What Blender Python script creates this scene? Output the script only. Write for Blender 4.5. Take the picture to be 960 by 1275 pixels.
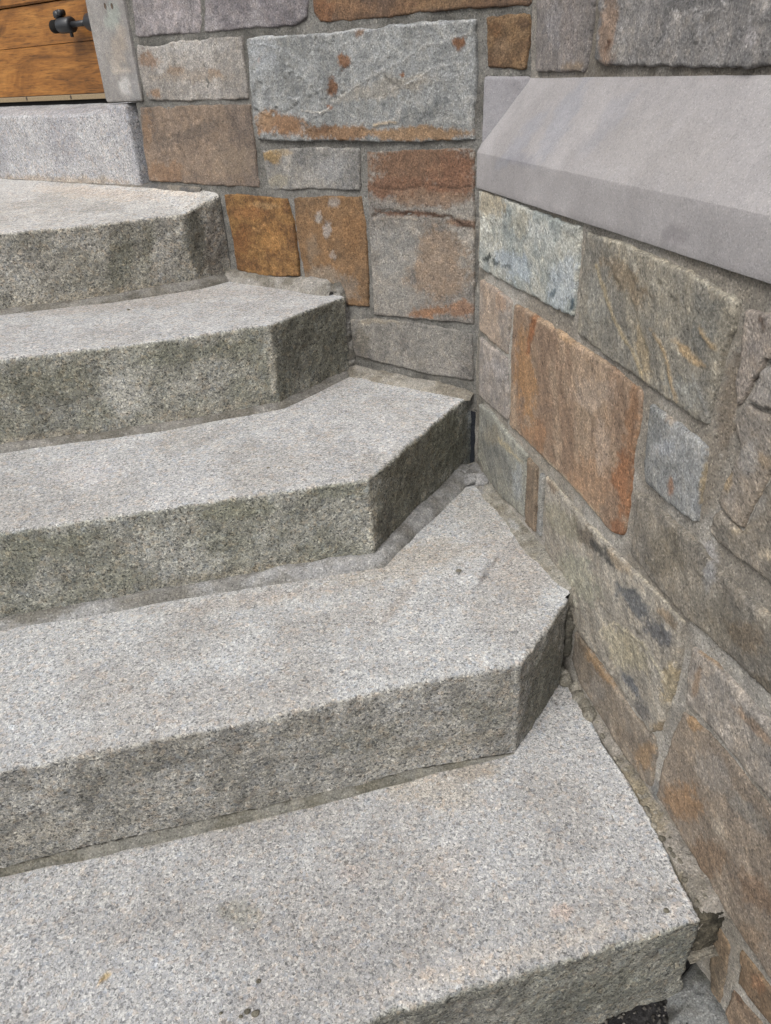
import bpy, math, random
import numpy as np
from mathutils import Matrix, Vector
from mathutils.geometry import delaunay_2d_cdt

random.seed(7); RNG = np.random.default_rng(7)
SC = bpy.context.scene
for o in list(bpy.data.objects): bpy.data.objects.remove(o)

# ------------------------------------------------------------------ camera
CAM = np.array([-0.47092900334024124, -1.2979018811813559, 0.22698341122586058])
RIGHT = np.array([0.9708807818324854, -0.23490815692236663, -0.04699643901061517])
UP = np.array([0.15873115622743844, 0.4838591607718908, 0.8606304274076195])
FWD = np.array([0.17942944995468899, 0.8430293413330631, -0.5070568036625674])
FPX = 933.54
cd = bpy.data.cameras.new('camera'); cam = bpy.data.objects.new('camera', cd); SC.collection.objects.link(cam)
m = Matrix.Identity(4)
for i in range(3):
    m[i][0] = RIGHT[i]; m[i][1] = UP[i]; m[i][2] = -FWD[i]; m[i][3] = CAM[i]
cam.matrix_world = m
cd.sensor_fit = 'VERTICAL'; cd.sensor_height = 36.0; cd.sensor_width = 27.1; cd.lens = FPX / 1275 * 36
cd.clip_start = 0.02; cd.clip_end = 500
SC.camera = cam

# ------------------------------------------------------------------ light (overcast)
SUN_EL, SUN_AZ = math.radians(50), math.radians(228)      # azimuth clockwise from +Y: behind the camera, left
w = bpy.data.worlds.new('World'); SC.world = w; w.use_nodes = True
nt = w.node_tree; nt.nodes.clear()
out = nt.nodes.new('ShaderNodeOutputWorld'); bg = nt.nodes.new('ShaderNodeBackground')
sky = nt.nodes.new('ShaderNodeTexSky'); sky.sky_type = 'NISHITA'; sky.sun_disc = False
sky.sun_elevation = SUN_EL; sky.sun_rotation = SUN_AZ; sky.dust_density = 4.0; sky.air_density = 1.0
hs = nt.nodes.new('ShaderNodeHueSaturation'); hs.inputs['Saturation'].default_value = 0.42
nt.links.new(sky.outputs[0], hs.inputs['Color']); nt.links.new(hs.outputs[0], bg.inputs[0])
bg.inputs[1].default_value = 0.15; nt.links.new(bg.outputs[0], out.inputs[0])
sl = bpy.data.lights.new('sun', 'SUN'); sl.energy = 1.5; sl.angle = math.radians(24); sl.color = (1, .985, .965)
so = bpy.data.objects.new('sun', sl); SC.collection.objects.link(so)
sd = Vector((math.sin(SUN_AZ) * math.cos(SUN_EL), math.cos(SUN_AZ) * math.cos(SUN_EL), math.sin(SUN_EL)))
so.rotation_euler = sd.to_track_quat('Z', 'Y').to_euler()
vs = SC.view_settings; vs.view_transform = 'Standard'; vs.look = 'None'; vs.gamma = 1; vs.exposure = 0.58
vs.use_curve_mapping = False

# ------------------------------------------------------------------ maths helpers
D = math.pi / 180
FA, WB = 49.258 * D, 1.3 * D
NF = np.array([-math.sin(FA), -math.cos(FA), 0.]); FD = np.array([-math.cos(FA), math.sin(FA), 0.])   # facade normal, direction away from the corner
NW = np.array([-math.cos(WB), -math.sin(WB), 0.]); WD = np.array([math.sin(WB), -math.cos(WB), 0.])   # side wall
Z3 = np.array([0., 0., 1.])
def ray(p): return FWD + RIGHT * (p[0] - 480) / FPX - UP * (p[1] - 637.5) / FPX
def onz(p, z): d = ray(p); return CAM + d * (z - CAM[2]) / d[2]
def onpl(p, n, off=0.): d = ray(p); return CAM + d * (off - CAM @ n) / (d @ n)
def topx(P):
    d = P - CAM; k = d @ FWD
    return 480 + FPX * (d @ RIGHT) / k, 637.5 - FPX * (d @ UP) / k
def hsh(i, j, k, s):
    h = (i.astype(np.int64) * 374761393 + j.astype(np.int64) * 668265263 + k.astype(np.int64) * 2147483647 + s * 974634777) & 0xffffffff
    h = ((h ^ (h >> 13)) * 1274126177) & 0xffffffff
    h = ((h ^ (h >> 16)) * 2246822519) & 0xffffffff
    return ((h ^ (h >> 15)) & 0xffff) / 65535.0
def vnoise(P, f, s=0):
    Q = P * f; I = np.floor(Q).astype(np.int64); F = Q - I; F = F * F * F * (F * (F * 6 - 15) + 10)
    r = 0
    for a in (0, 1):
        wa = F[:, 0] if a else 1 - F[:, 0]
        for b in (0, 1):
            wb = F[:, 1] if b else 1 - F[:, 1]
            for c in (0, 1):
                wc = F[:, 2] if c else 1 - F[:, 2]
                r = r + wa * wb * wc * hsh(I[:, 0] + a, I[:, 1] + b, I[:, 2] + c, s)
    return r * 2 - 1
ROT = np.array([[.36, .48, -.8], [-.8, .6, 0], [.48, .64, .6]])
def fbm(P, f, o=4, s=0, g=.5):
    r = 0; a = 1; t = 0
    for k in range(o):
        r = r + a * vnoise(P, f, s + k * 17); t += a; a *= g; f *= 2.03; P = P @ ROT.T
    return r / t
def sst(x, a, b):
    t = np.clip((x - a) / (b - a), 0, 1); return t * t * (3 - 2 * t)
def lin(c):
    c = np.array(c, float) / 255; return np.where(c < .04045, c / 12.92, ((c + .055) / 1.055) ** 2.4)
def resample(pts, step, closed=False):
    pts = [np.array(p, float) for p in pts]; o = []
    n = len(pts)
    for i in range(n if closed else n - 1):
        a, b = pts[i], pts[(i + 1) % n]; k = max(1, int(round(np.linalg.norm(b - a) / step)))
        for j in range(k): o.append(a + (b - a) * j / k)
    if not closed: o.append(pts[-1])
    return np.array(o)

def link(name, V, faces, mat, parent=None, col=None, rough=None, smooth=True, label=None, **props):
    me = bpy.data.meshes.new(name)
    V = np.asarray(V, float)
    if isinstance(faces, np.ndarray):
        n, k = faces.shape
        me.vertices.add(len(V)); me.vertices.foreach_set('co', V.ravel())
        me.loops.add(n * k); me.loops.foreach_set('vertex_index', faces.ravel().astype(np.int32))
        me.polygons.add(n); me.polygons.foreach_set('loop_start', np.arange(0, n * k, k, dtype=np.int32))
        me.polygons.foreach_set('loop_total', np.full(n, k, dtype=np.int32))
        me.update(calc_edges=True)
    else:
        me.from_pydata([tuple(v) for v in V], [], [tuple(f) for f in faces])
    if smooth: me.polygons.foreach_set('use_smooth', np.ones(len(me.polygons), bool))
    if col is not None:
        a = me.color_attributes.new('Pigment', 'FLOAT_COLOR', 'POINT')
        c = np.ones((len(V), 4)); c[:, :3] = np.clip(col, .004, .95); a.data.foreach_set('color', c.ravel())
    if rough is not None:
        a = me.attributes.new('Split', 'FLOAT', 'POINT'); a.data.foreach_set('value', np.asarray(rough, float))
    me.materials.append(mat); me.validate()
    ob = bpy.data.objects.new(name, me); SC.collection.objects.link(ob)
    if parent is not None:
        ob.parent = parent; ob.matrix_parent_inverse = Matrix.Translation(-parent.location)
        if parent.parent is not None: ob.matrix_parent_inverse = Matrix.Identity(4)
    if label: ob['label'] = label
    for k, v in props.items(): ob[k] = v
    return ob
def thing(name, loc, label, cat, **props):
    e = bpy.data.objects.new(name, None); e.location = tuple(loc); e.empty_display_size = .1
    SC.collection.objects.link(e); e['label'] = label; e['category'] = cat
    for k, v in props.items(): e[k] = v
    return e
def gridfaces(nr, nc):
    i = np.arange(nr - 1)[:, None] * nc + np.arange(nc - 1)[None, :]
    return np.stack([i, i + 1, i + nc + 1, i + nc], -1).reshape(-1, 4)

# ------------------------------------------------------------------ materials
def newmat(name, rough=.9, spec=.25):
    mt = bpy.data.materials.new(name); mt.use_nodes = True; t = mt.node_tree
    b = t.nodes['Principled BSDF']; b.inputs['Roughness'].default_value = rough
    b.inputs['Specular IOR Level'].default_value = spec
    return mt, t, b
def N(t, kind, **kw):
    n = t.nodes.new(kind)
    for k, v in kw.items():
        if k in n.inputs: n.inputs[k].default_value = v
        else: setattr(n, k, v)
    return n
def mathn(t, op, a, b=None, c=None):
    n = t.nodes.new('ShaderNodeMath'); n.operation = op
    for i, x in enumerate((a, b, c)):
        if x is None: continue
        if isinstance(x, (int, float)): n.inputs[i].default_value = x
        else: t.links.new(x, n.inputs[i])
    return n.outputs[0]
def ramp(t, x, stops, interp='LINEAR'):
    r = t.nodes.new('ShaderNodeValToRGB'); r.color_ramp.interpolation = interp
    e = r.color_ramp.elements
    while len(e) < len(stops): e.new(.5)
    for i, (p, c) in enumerate(stops):
        e[i].position = p; e[i].color = (*c, 1) if hasattr(c, '__len__') else (c, c, c, 1)
    t.links.new(x, r.inputs[0]); return r.outputs[0]
def mul(t, a, b, fac=1.0, mode='MULTIPLY'):
    n = t.nodes.new('ShaderNodeMix'); n.data_type = 'RGBA'; n.blend_type = mode; n.clamp_result = False
    if isinstance(fac, (int, float)): n.inputs[0].default_value = fac
    else: t.links.new(fac, n.inputs[0])
    for s, x in ((6, a), (7, b)):
        if isinstance(x, tuple): n.inputs[s].default_value = (*x, 1)
        else: t.links.new(x, n.inputs[s])
    return n.outputs[2]

def granite_mat(name='granite', fine=1.0):
    mt, t, b = newmat(name, .82, .3)
    co = N(t, 'ShaderNodeTexCoord').outputs['Object']
    wn = N(t, 'ShaderNodeTexNoise', Scale=260.0, Detail=2.0); t.links.new(co, wn.inputs['Vector'])
    wv = N(t, 'ShaderNodeVectorMath', operation='MULTIPLY_ADD'); t.links.new(wn.outputs['Color'], wv.inputs[0])
    wv.inputs[1].default_value = (.0045,) * 3; t.links.new(co, wv.inputs[2]); wc = wv.outputs[0]
    v1 = N(t, 'ShaderNodeTexVoronoi', Scale=360.0 * fine); t.links.new(wc, v1.inputs['Vector'])
    s1 = N(t, 'ShaderNodeSeparateColor'); t.links.new(v1.outputs['Color'], s1.inputs[0])
    g1 = ramp(t, s1.outputs[0], [(0, (.36, .37, .39)), (.09, (.74, .76, .80)), (.30, (.94, .95, .97)), (.62, (1.08, 1.06, 1.03)), (.86, (1.46, 1.45, 1.42))], 'CONSTANT')
    v2 = N(t, 'ShaderNodeTexVoronoi', Scale=760.0 * fine); t.links.new(wc, v2.inputs['Vector'])
    s2 = N(t, 'ShaderNodeSeparateColor'); t.links.new(v2.outputs['Color'], s2.inputs[0])
    g2 = ramp(t, s2.outputs[1], [(0, .42), (.12, .84), (.45, 1.03), (.85, 1.34)], 'CONSTANT')
    pk = N(t, 'ShaderNodeTexVoronoi', Scale=150.0 * fine); t.links.new(wc, pk.inputs['Vector'])
    s3 = N(t, 'ShaderNodeSeparateColor'); t.links.new(pk.outputs['Color'], s3.inputs[0])
    pkc = ramp(t, s3.outputs[2], [(0, (1, 1, 1)), (.80, (1.06, .99, .93)), (.93, (.90, .94, 1.0))], 'CONSTANT')
    at = N(t, 'ShaderNodeAttribute', attribute_name='Pigment').outputs['Color']
    sp = N(t, 'ShaderNodeAttribute', attribute_name='Split').outputs['Fac']
    big = N(t, 'ShaderNodeTexNoise', Scale=38.0, Detail=5.0, Roughness=.7); t.links.new(co, big.inputs['Vector'])
    bl = ramp(t, big.outputs[0], [(.32, .86), (.5, 1.0), (.68, 1.13)])
    f1 = mathn(t, 'MULTIPLY_ADD', sp, .22, .72); f2 = mathn(t, 'MULTIPLY_ADD', sp, .18, .80)
    c = mul(t, at, g1, f1); c = mul(t, c, g2, f2); c = mul(t, c, pkc, .9)
    c = mul(t, c, bl, mathn(t, 'MULTIPLY_ADD', sp, .45, .5))
    # lichen and soot lodged in the rough split faces
    mn = N(t, 'ShaderNodeTexNoise', Scale=120.0, Detail=6.0, Roughness=.75); t.links.new(co, mn.inputs['Vector'])
    mm = ramp(t, mn.outputs[0], [(.42, 0), (.62, 1)])
    c = mul(t, c, (.62, .60, .53), mathn(t, 'MULTIPLY', mm, mathn(t, 'MULTIPLY', sp, .5)))
    t.links.new(c, b.inputs['Base Color'])
    hb = mathn(t, 'ADD', mathn(t, 'MULTIPLY', s1.outputs[0], .5), mathn(t, 'MULTIPLY', mn.outputs[0], 2.2))
    hb = mathn(t, 'ADD', hb, mathn(t, 'MULTIPLY', s2.outputs[1], .35))
    bp = N(t, 'ShaderNodeBump', Strength=1.0); bp.inputs['Distance'].default_value = .001
    t.links.new(mathn(t, 'MULTIPLY', hb, mathn(t, 'MULTIPLY_ADD', sp, 1.6, .45)), bp.inputs['Height'])
    t.links.new(bp.outputs[0], b.inputs['Normal'])
    return mt

def rock_mat(name, grain=420., contrast=.8, bump=1.0, streak=None, sparkle=.5, rough=.85, gain=1.0):
    """pigment attribute times fine crystalline grain; streak = (angle in the plane, stretch)"""
    mt, t, b = newmat(name, rough, .25)
    co = N(t, 'ShaderNodeTexCoord').outputs['Object']; vc = co
    if streak:
        m0 = N(t, 'ShaderNodeMapping'); m0.inputs['Rotation'].default_value = (math.radians(streak[0]), 0, 0)
        mp = N(t, 'ShaderNodeMapping'); mp.inputs['Scale'].default_value = (1, 1, streak[1])
        t.links.new(co, m0.inputs['Vector']); t.links.new(m0.outputs[0], mp.inputs['Vector']); vc = mp.outputs[0]
    n1 = N(t, 'ShaderNodeTexNoise', Scale=grain, Detail=4.0, Roughness=.75); t.links.new(vc, n1.inputs['Vector'])
    g1 = ramp(t, n1.outputs[0], [(.32, .34), (.43, .82), (.54, 1.06), (.66, 1.7)])
    n2 = N(t, 'ShaderNodeTexNoise', Scale=grain * .2, Detail=6.0, Roughness=.7); t.links.new(vc, n2.inputs['Vector'])
    g2 = ramp(t, n2.outputs[0], [(.30, (.66, .68, .72)), (.5, (1, 1, 1)), (.68, (1.28, 1.22, 1.14))])
    vo = N(t, 'ShaderNodeTexVoronoi', Scale=grain * 1.1); t.links.new(vc, vo.inputs['Vector'])
    s = N(t, 'ShaderNodeSeparateColor'); t.links.new(vo.outputs['Color'], s.inputs[0])
    g3 = ramp(t, s.outputs[0], [(0, .55), (.1, .92), (.5, 1.03), (.9, 1.45)], 'CONSTANT')
    pn = N(t, 'ShaderNodeTexNoise', Scale=grain * .45, Detail=3.0, Roughness=.6); t.links.new(vc, pn.inputs['Vector'])
    pit = ramp(t, pn.outputs[0], [(.27, .40), (.345, 1.0)])
    rn = N(t, 'ShaderNodeTexNoise', Scale=grain * .12, Detail=7.0, Roughness=.72); rn.noise_type = 'RIDGED_MULTIFRACTAL' if hasattr(rn, 'noise_type') else rn.noise_type
    rn.normalize = True; t.links.new(vc, rn.inputs['Vector'])
    at = N(t, 'ShaderNodeAttribute', attribute_name='Pigment').outputs['Color']
    at = mul(t, at, pit, contrast)
    c = mul(t, at, g1, contrast); c = mul(t, c, (gain, gain, gain)); c = mul(t, c, g2, contrast); c = mul(t, c, g3, sparkle)
    t.links.new(c, b.inputs['Base Color'])
    n3 = N(t, 'ShaderNodeTexNoise', Scale=grain * .4, Detail=8.0, Roughness=.8); t.links.new(vc, n3.inputs['Vector'])
    h = mathn(t, 'ADD', mathn(t, 'MULTIPLY', n1.outputs[0], 1.0), mathn(t, 'MULTIPLY', n3.outputs[0], 2.0)); h = mathn(t, 'ADD', h, mathn(t, 'MULTIPLY', rn.outputs[0], 1.3)); h = mathn(t, 'ADD', h, mathn(t, 'MULTIPLY', pit, .5))
    bp = N(t, 'ShaderNodeBump', Strength=1.0); bp.inputs['Distance'].default_value = .0012 * bump
    t.links.new(h, bp.inputs['Height']); t.links.new(bp.outputs[0], b.inputs['Normal'])
    return mt

M_GRAN = granite_mat()
M_FIELD = rock_mat('cleft_fieldstone', 400, .8, 1.7, None, .7)
M_RUST = rock_mat('rusty_fieldstone', 360, .85, 1.9, None, .6)
M_SCHIST = rock_mat('streaked_schist', 440, .85, .9, (24, .72), .7, gain=1.2)
M_SCHIST2 = rock_mat('banded_schist', 400, .85, .9, (48, .7), .7, gain=1.2)
M_LIME = rock_mat('dressed_limestone', 640, .22, .3, None, .35)
M_JAMB = rock_mat('weathered_limestone', 520, .5, .8, None, .45)
M_MORT = rock_mat('mortar', 430, .6, 2.2, None, .8, gain=1.3)
M_ASPH = rock_mat('asphalt', 160, .9, 3.0, None, .9)

def plain(name, c, rough=.5, spec=.5, metal=0.):
    mt, t, b = newmat(name, rough, spec); b.inputs['Base Color'].default_value = (*lin(c), 1); b.inputs['Metallic'].default_value = metal
    n = N(t, 'ShaderNodeTexNoise', Scale=300.0, Detail=4.0); co = N(t, 'ShaderNodeTexCoord').outputs['Object']
    t.links.new(co, n.inputs['Vector'])
    cc = ramp(t, n.outputs[0], [(.3, tuple(lin(c) * .8)), (.7, tuple(lin(c) * 1.2))]); t.links.new(cc, b.inputs['Base Color'])
    bp = N(t, 'ShaderNodeBump', Strength=.5); bp.inputs['Distance'].default_value = .0005
    t.links.new(n.outputs[0], bp.inputs['Height']); t.links.new(bp.outputs[0], b.inputs['Normal'])
    return mt
M_IRON = plain('black_painted_iron', (30, 31, 33), .45)
M_GAP = plain('gap_shade_and_rubber', (26, 25, 24), .9, .1)  # near-black for the painted shade under the door and the holder's tip
M_STRIP = plain('weathered_wood_strip', (122, 106, 80), .6)

def wood_mat():
    mt, t, b = newmat('oiled_oak', .5, .35)
    co = N(t, 'ShaderNodeTexCoord').outputs['Object']
    m0 = N(t, 'ShaderNodeMapping'); m0.inputs['Rotation'].default_value = (0, 0, FA); t.links.new(co, m0.inputs['Vector'])
    mp = N(t, 'ShaderNodeMapping'); mp.inputs['Scale'].default_value = (.07, 1, 1); t.links.new(m0.outputs[0], mp.inputs['Vector'])
    n1 = N(t, 'ShaderNodeTexNoise', Scale=300.0, Detail=6.0, Roughness=.7, Distortion=.4); t.links.new(mp.outputs[0], n1.inputs['Vector'])
    n2 = N(t, 'ShaderNodeTexNoise', Scale=20.0, Detail=4.0, Roughness=.65, Distortion=1.0)
    mp2 = N(t, 'ShaderNodeMapping'); mp2.inputs['Scale'].default_value = (.3, 1, 1); t.links.new(m0.outputs[0], mp2.inputs['Vector'])
    t.links.new(mp2.outputs[0], n2.inputs['Vector'])
    c1 = ramp(t, n2.outputs[0], [(.3, tuple(lin((86, 54, 20)))), (.5, tuple(lin((128, 84, 36)))), (.7, tuple(lin((150, 104, 50))))])
    g = ramp(t, n1.outputs[0], [(.33, .30), (.45, .8), (.6, 1.08), (.75, 1.3)])
    c = mul(t, c1, g, .95)
    t.links.new(c, b.inputs['Base Color'])
    bp = N(t, 'ShaderNodeBump', Strength=.6); bp.inputs['Distance'].default_value = .0008
    t.links.new(n1.outputs[0], bp.inputs['Height']); t.links.new(bp.outputs[0], b.inputs['Normal'])
    return mt
M_OAK = wood_mat()

# ------------------------------------------------------------------ pigment painting
ALB = .80
def lin(c, k=.80):
    c = np.array(c, float) / 255; c = np.where(c < .04045, c / 12.92, ((c + .055) / 1.055) ** 2.4); g = c.mean(); s_ = max(0., float((c[0] - c[2]) / (c[0] + 1e-6))) if c[0] > c[2] else 0.; c = g + (c - g) * k; s_ = max(0., s_ - .25); return c * np.array([1 - .23 * s_, 1 - .07 * s_, 1 - .05 * s_])
def vein_k(V, line, wpx, seed):
    px, py = topx(V); px = px + 3.0 * fbm(V, 60, 4, seed, .7); py = py + 3.0 * fbm(V, 60, 4, seed + 1, .7)
    d = np.full(len(V), 1e9)
    for (x0, y0), (x1, y1) in zip(line[:-1], line[1:]):
        ex, ey = x1 - x0, y1 - y0; u = np.clip(((px - x0) * ex + (py - y0) * ey) / (ex * ex + ey * ey), 0, 1)
        d = np.minimum(d, np.hypot(px - x0 - u * ex, py - y0 - u * ey))
    return (1 - sst(d, wpx * .4, wpx * 1.1)) * sst(fbm(V, 35, 3, seed + 5), -.55, -.1)
def paint(V, base, alt=None, blobs=(), seed=0, af=14., streak=None, low=.35):
    """base and alt mottled by noise, then stains with ragged edges at their own places on the stone"""
    P = V if streak is None else streak(V)
    n = fbm(P, af, 5, seed, .6); c = np.tile(lin(base), (len(V), 1)) * ALB
    if alt is not None:
        k = sst(n, -.22, .30)[:, None]; c = c * (1 - k) + lin(alt) * ALB * k
    c = c * (1 + low * fbm(P, af * 4, 4, seed + 5, .65))[:, None]
    if blobs:
        px, py = topx(V)
        wx = fbm(V, 40, 5, seed + 9, .75); wy = fbm(V, 40, 5, seed + 31, .75); br = fbm(V, 210, 3, seed + 77, .8)
        for bl in blobs:
            x, y, rx, ry, ang, cc, st = bl[:7]
            ww = .55 * min(rx, ry) + 3
            dx, dy = px - x + wx * ww * 1.3, py - y + wy * ww * 1.3
            ca, sa = math.cos(ang * D), math.sin(ang * D)
            u, v = (dx * ca + dy * sa) / rx, (-dx * sa + dy * ca) / ry
            k = (st * (1 - sst(np.sqrt(u * u + v * v) + .35 * br, .62, 1.08)))[:, None]
            c = c * (1 - k) + lin(cc) * ALB * k * (1 + .25 * wx[:, None])
    return c

# ------------------------------------------------------------------ wall stones
def build_stone(poly, n, dirv, off, mat, parent, base, alt=None, blobs=(), seed=0, amp=.004, terr=.0, proud=.0048,
                edge=.0022, step=.0034, jag=.0014, depth=.05, label=None, streak=None, name='stone', af=14., world=False, low=.35, tdir=(1, .3), veins=()):
    """one face-bedded wall stone: outline with ragged edges, split face with real relief, sides running back into the mortar"""
    if world: pts = [np.array(p, float) for p in poly]                      # (t, z) on the wall
    else:
        pts = []
        for p in poly:
            q = onpl(p, n, off + proud * .5); pts.append(np.array([(q - off * n) @ dirv, q[2]]))
    A2 = sum(pts[i][0] * pts[(i + 1) % len(pts)][1] - pts[(i + 1) % len(pts)][0] * pts[i][1] for i in range(len(pts)))
    if A2 < 0: pts = pts[::-1]
    R = resample(pts, step, True)
    # soften corners slightly, then jitter
    for _ in range(1): R = .5 * R + .25 * (np.roll(R, 1, 0) + np.roll(R, -1, 0))
    R3 = np.c_[R, np.full(len(R), seed * 1.7)]
    R = R + np.c_[fbm(R3, 70, 4, seed + 1, .6), fbm(R3, 70, 4, seed + 2, .6)] * jag * 2.2
    T = np.roll(R, -1, 0) - np.roll(R, 1, 0); T /= np.linalg.norm(T, axis=1)[:, None] + 1e-9
    inn = np.c_[-T[:, 1], T[:, 0]]
    r1 = R + inn * .0018; r2 = R + inn * .0045
    lo, hi = R.min(0), R.max(0)
    gx, gy = np.meshgrid(np.arange(lo[0], hi[0], step), np.arange(lo[1], hi[1], step * .9))
    gx = gx + (np.arange(gx.shape[0]) % 2)[:, None] * step * .5
    G = np.c_[gx.ravel(), gy.ravel()]
    # inside test
    ins = np.zeros(len(G), bool); n_ = len(R)
    for i in range(n_):
        a, b_ = R[i], R[(i + 1) % n_]
        c_ = ((a[1] > G[:, 1]) != (b_[1] > G[:, 1]))
        with np.errstate(all='ignore'):
            ins ^= c_ & (G[:, 0] < (b_[0] - a[0]) * (G[:, 1] - a[1]) / (b_[1] - a[1]) + a[0])
    G = G[ins]
    dd = np.min(((G[:, None, :] - R[None, ::2, :]) ** 2).sum(-1), axis=1) ** .5 if len(G) else np.zeros(0)
    G = G[dd > .0062]
    pts2 = np.vstack([R, r1, r2, G]); nb = len(R)
    edges = [(i, (i + 1) % nb) for i in range(nb)]
    vo, _, fo, ov, _, _ = delaunay_2d_cdt([Vector(p) for p in pts2], edges, [], 1, 1e-6)
    UV = np.array([tuple(v) for v in vo])
    # distance to the outline
    d = np.concatenate([np.min(((ch[:, None, :] - R[None, :, :]) ** 2).sum(-1), axis=1) ** .5 for ch in np.array_split(UV, max(1, len(UV) // 2000))])
    P3 = np.c_[UV, np.full(len(UV), seed * 3.1)]
    h = proud + amp * fbm(P3, 8, 4, seed + 3, .5) + .0011 * fbm(P3, 70, 4, seed + 4, .75) + .0012 * np.abs(fbm(P3, 38, 4, seed + 14, .7))
    em = np.zeros(len(UV))
    if terr > 0:                                                           # cleavage steps
        q = (UV[:, 0] * tdir[1] - UV[:, 1] * tdir[0]) * 12 + 2.2 * fbm(P3, 9, 5, seed + 6, .62); fr = q - np.floor(q)
        h = h + terr * (fr * .7 - sst(fr, .93, 1.0) * .7) * sst(fbm(P3, 6, 3, seed + 16), -.25, .35)
        em = sst(fr, .84, .95) * sst(fbm(P3, 6, 3, seed + 16), -.15, .35) * sst(fbm(P3, 50, 3, seed + 18), -.3, .3) * min(1., terr / .004)
    h = h * 1.0
    e = edge * (1 + .5 * fbm(P3, 30, 3, seed + 8))
    h = h - (proud * .45 + .001) * np.clip(1 - d / np.maximum(e, .001), 0, 1) ** 1.8
    V = off * n + UV[:, :1] * dirv + UV[:, 1:] * Z3 + h[:, None] * n
    vk = [(vein_k(V, l_, w_, seed * 3 + i_), c_, st_, hh) for i_, (l_, w_, c_, st_, hh) in enumerate(veins)]
    for k_, c_, st_, hh in vk: V = V + n * (k_ * hh)[:, None]
    faces = [tuple(f) for f in fo]
    # skirt from outline backwards; find the outline vertices in the output
    omap = {}
    for i, lst in enumerate(ov):
        for q in lst: omap[q] = i
    ring = [omap[i] for i in range(nb) if i in omap]
    base_i = len(V); back = V[ring] - n * depth
    V = np.vstack([V, back]); k = len(ring)
    for i in range(k):
        j = (i + 1) % k
        if ring[i] != ring[j]: faces.append((ring[j], ring[i], base_i + i, base_i + j))
    # orient faces: front must face n
    f0 = faces[0]; nn = np.cross(V[f0[1]] - V[f0[0]], V[f0[2]] - V[f0[0]])
    if nn @ n < 0: faces = [tuple(reversed(f)) for f in faces]
    col = paint(V, base, alt, blobs, seed * 7 + 3, af, streak, low)
    col[:len(em)] *= (1 + .55 * em)[:, None]
    for k_, c_, st_, hh in vk:
        m_ = (k_ * st_)[:, None]; col[:len(em)] = col[:len(em)] * (1 - m_) + lin(c_) * ALB * m_
    return link(name, V, faces, mat, parent, col, label=label)

def mortar_sheet(n, dirv, off, t0, t1, z0, z1, step, parent, base, alt, seed, amp=.0022, blobs=(), name='mortar'):
    ts = np.arange(t0, t1 + step, step); zs = np.arange(z0, z1 + step, step)
    T, Zm = np.meshgrid(ts, zs); P = np.c_[T.ravel(), Zm.ravel(), np.full(T.size, seed * 5.)]
    h = amp * fbm(P, 35, 5, seed, .65) + amp * .6 * fbm(P, 7, 3, seed + 1)
    V = off * n + P[:, :1] * dirv + P[:, 1:2] * Z3 + h[:, None] * n
    F = gridfaces(len(zs), len(ts)); nn = np.cross(V[F[0, 1]] - V[F[0, 0]], V[F[0, 2]] - V[F[0, 0]])
    if nn @ n < 0: F = F[:, ::-1]
    return link(name, V, F, M_MORT, parent, paint(V, base, alt, blobs, seed, 12))

def prism(name, prof, dirv, n, t0, t1, off, mat, parent, base, alt=None, blobs=(), seed=0, step=.012, amp=.0005, bev=.0012, label=None, af=8., low=.15):
    """profile of (out, z) points swept along a wall from t0 to t1, with rounded arrises and closed ends"""
    pr = [np.array(p, float) for p in prof]; k = len(pr); rr = []
    for i in range(k):
        a, b_, c_ = pr[i - 1], pr[i], pr[(i + 1) % k]
        u = (a - b_) / np.linalg.norm(a - b_); v = (c_ - b_) / np.linalg.norm(c_ - b_)
        rr += [b_ + u * bev, b_ + (u + v) * bev * .3, b_ + v * bev]
        L = np.linalg.norm(c_ - b_) - 2 * bev; m_ = int(L / step)
        for j in range(1, m_): rr.append(b_ + v * (bev + L * j / m_))
    rr = np.array(rr); ts = np.concatenate([[t0, t0 + bev], np.arange(t0 + step, t1 - step, step), [t1 - bev, t1]])
    cen = rr.mean(0); V = []
    for i, tt in enumerate(ts):
        s_ = rr if 0 < i < len(ts) - 1 else rr + (cen - rr) / (np.linalg.norm(cen - rr, axis=1)[:, None] + 1e-9) * bev
        V.append(off * n + tt * dirv + s_[:, :1] * n + s_[:, 1:] * Z3)
    V = np.array(V); nr, nc = V.shape[:2]; V = V.reshape(-1, 3)
    V = V + amp * np.c_[fbm(V, 25, 4, seed), fbm(V, 25, 4, seed + 1), fbm(V, 25, 4, seed + 2)]
    F = []
    for i in range(nr - 1):
        for j in range(nc): F.append((i * nc + j, i * nc + (j + 1) % nc, (i + 1) * nc + (j + 1) % nc, (i + 1) * nc + j))
    V = np.vstack([V, V[:nc].mean(0), V[-nc:].mean(0)])
    a, b_ = len(V) - 2, len(V) - 1
    for j in range(nc): F.append((a, (j + 1) % nc, j)); F.append((b_, (nr - 1) * nc + j, (nr - 1) * nc + (j + 1) % nc))
    ob = link(name, V, F, mat, parent, paint(V, base, alt, blobs, seed, af, None, low), rough=np.full(len(V), .25), label=label)
    import bmesh
    bm = bmesh.new(); bm.from_mesh(ob.data); bmesh.ops.recalc_face_normals(bm, faces=bm.faces); bm.to_mesh(ob.data); bm.free()
    return ob

# ------------------------------------------------------------------ the flight of granite steps
ZA, ZB, ZC, ZD, ZE, ZG = -.012, -.165, -.328, -.486, -.660, -.83
stairs = thing('stone_steps', (-.9, .1, ZG), 'flight of five pale granite steps with chamfered ends rising into the wall corner', 'steps', kind='thing')

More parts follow.
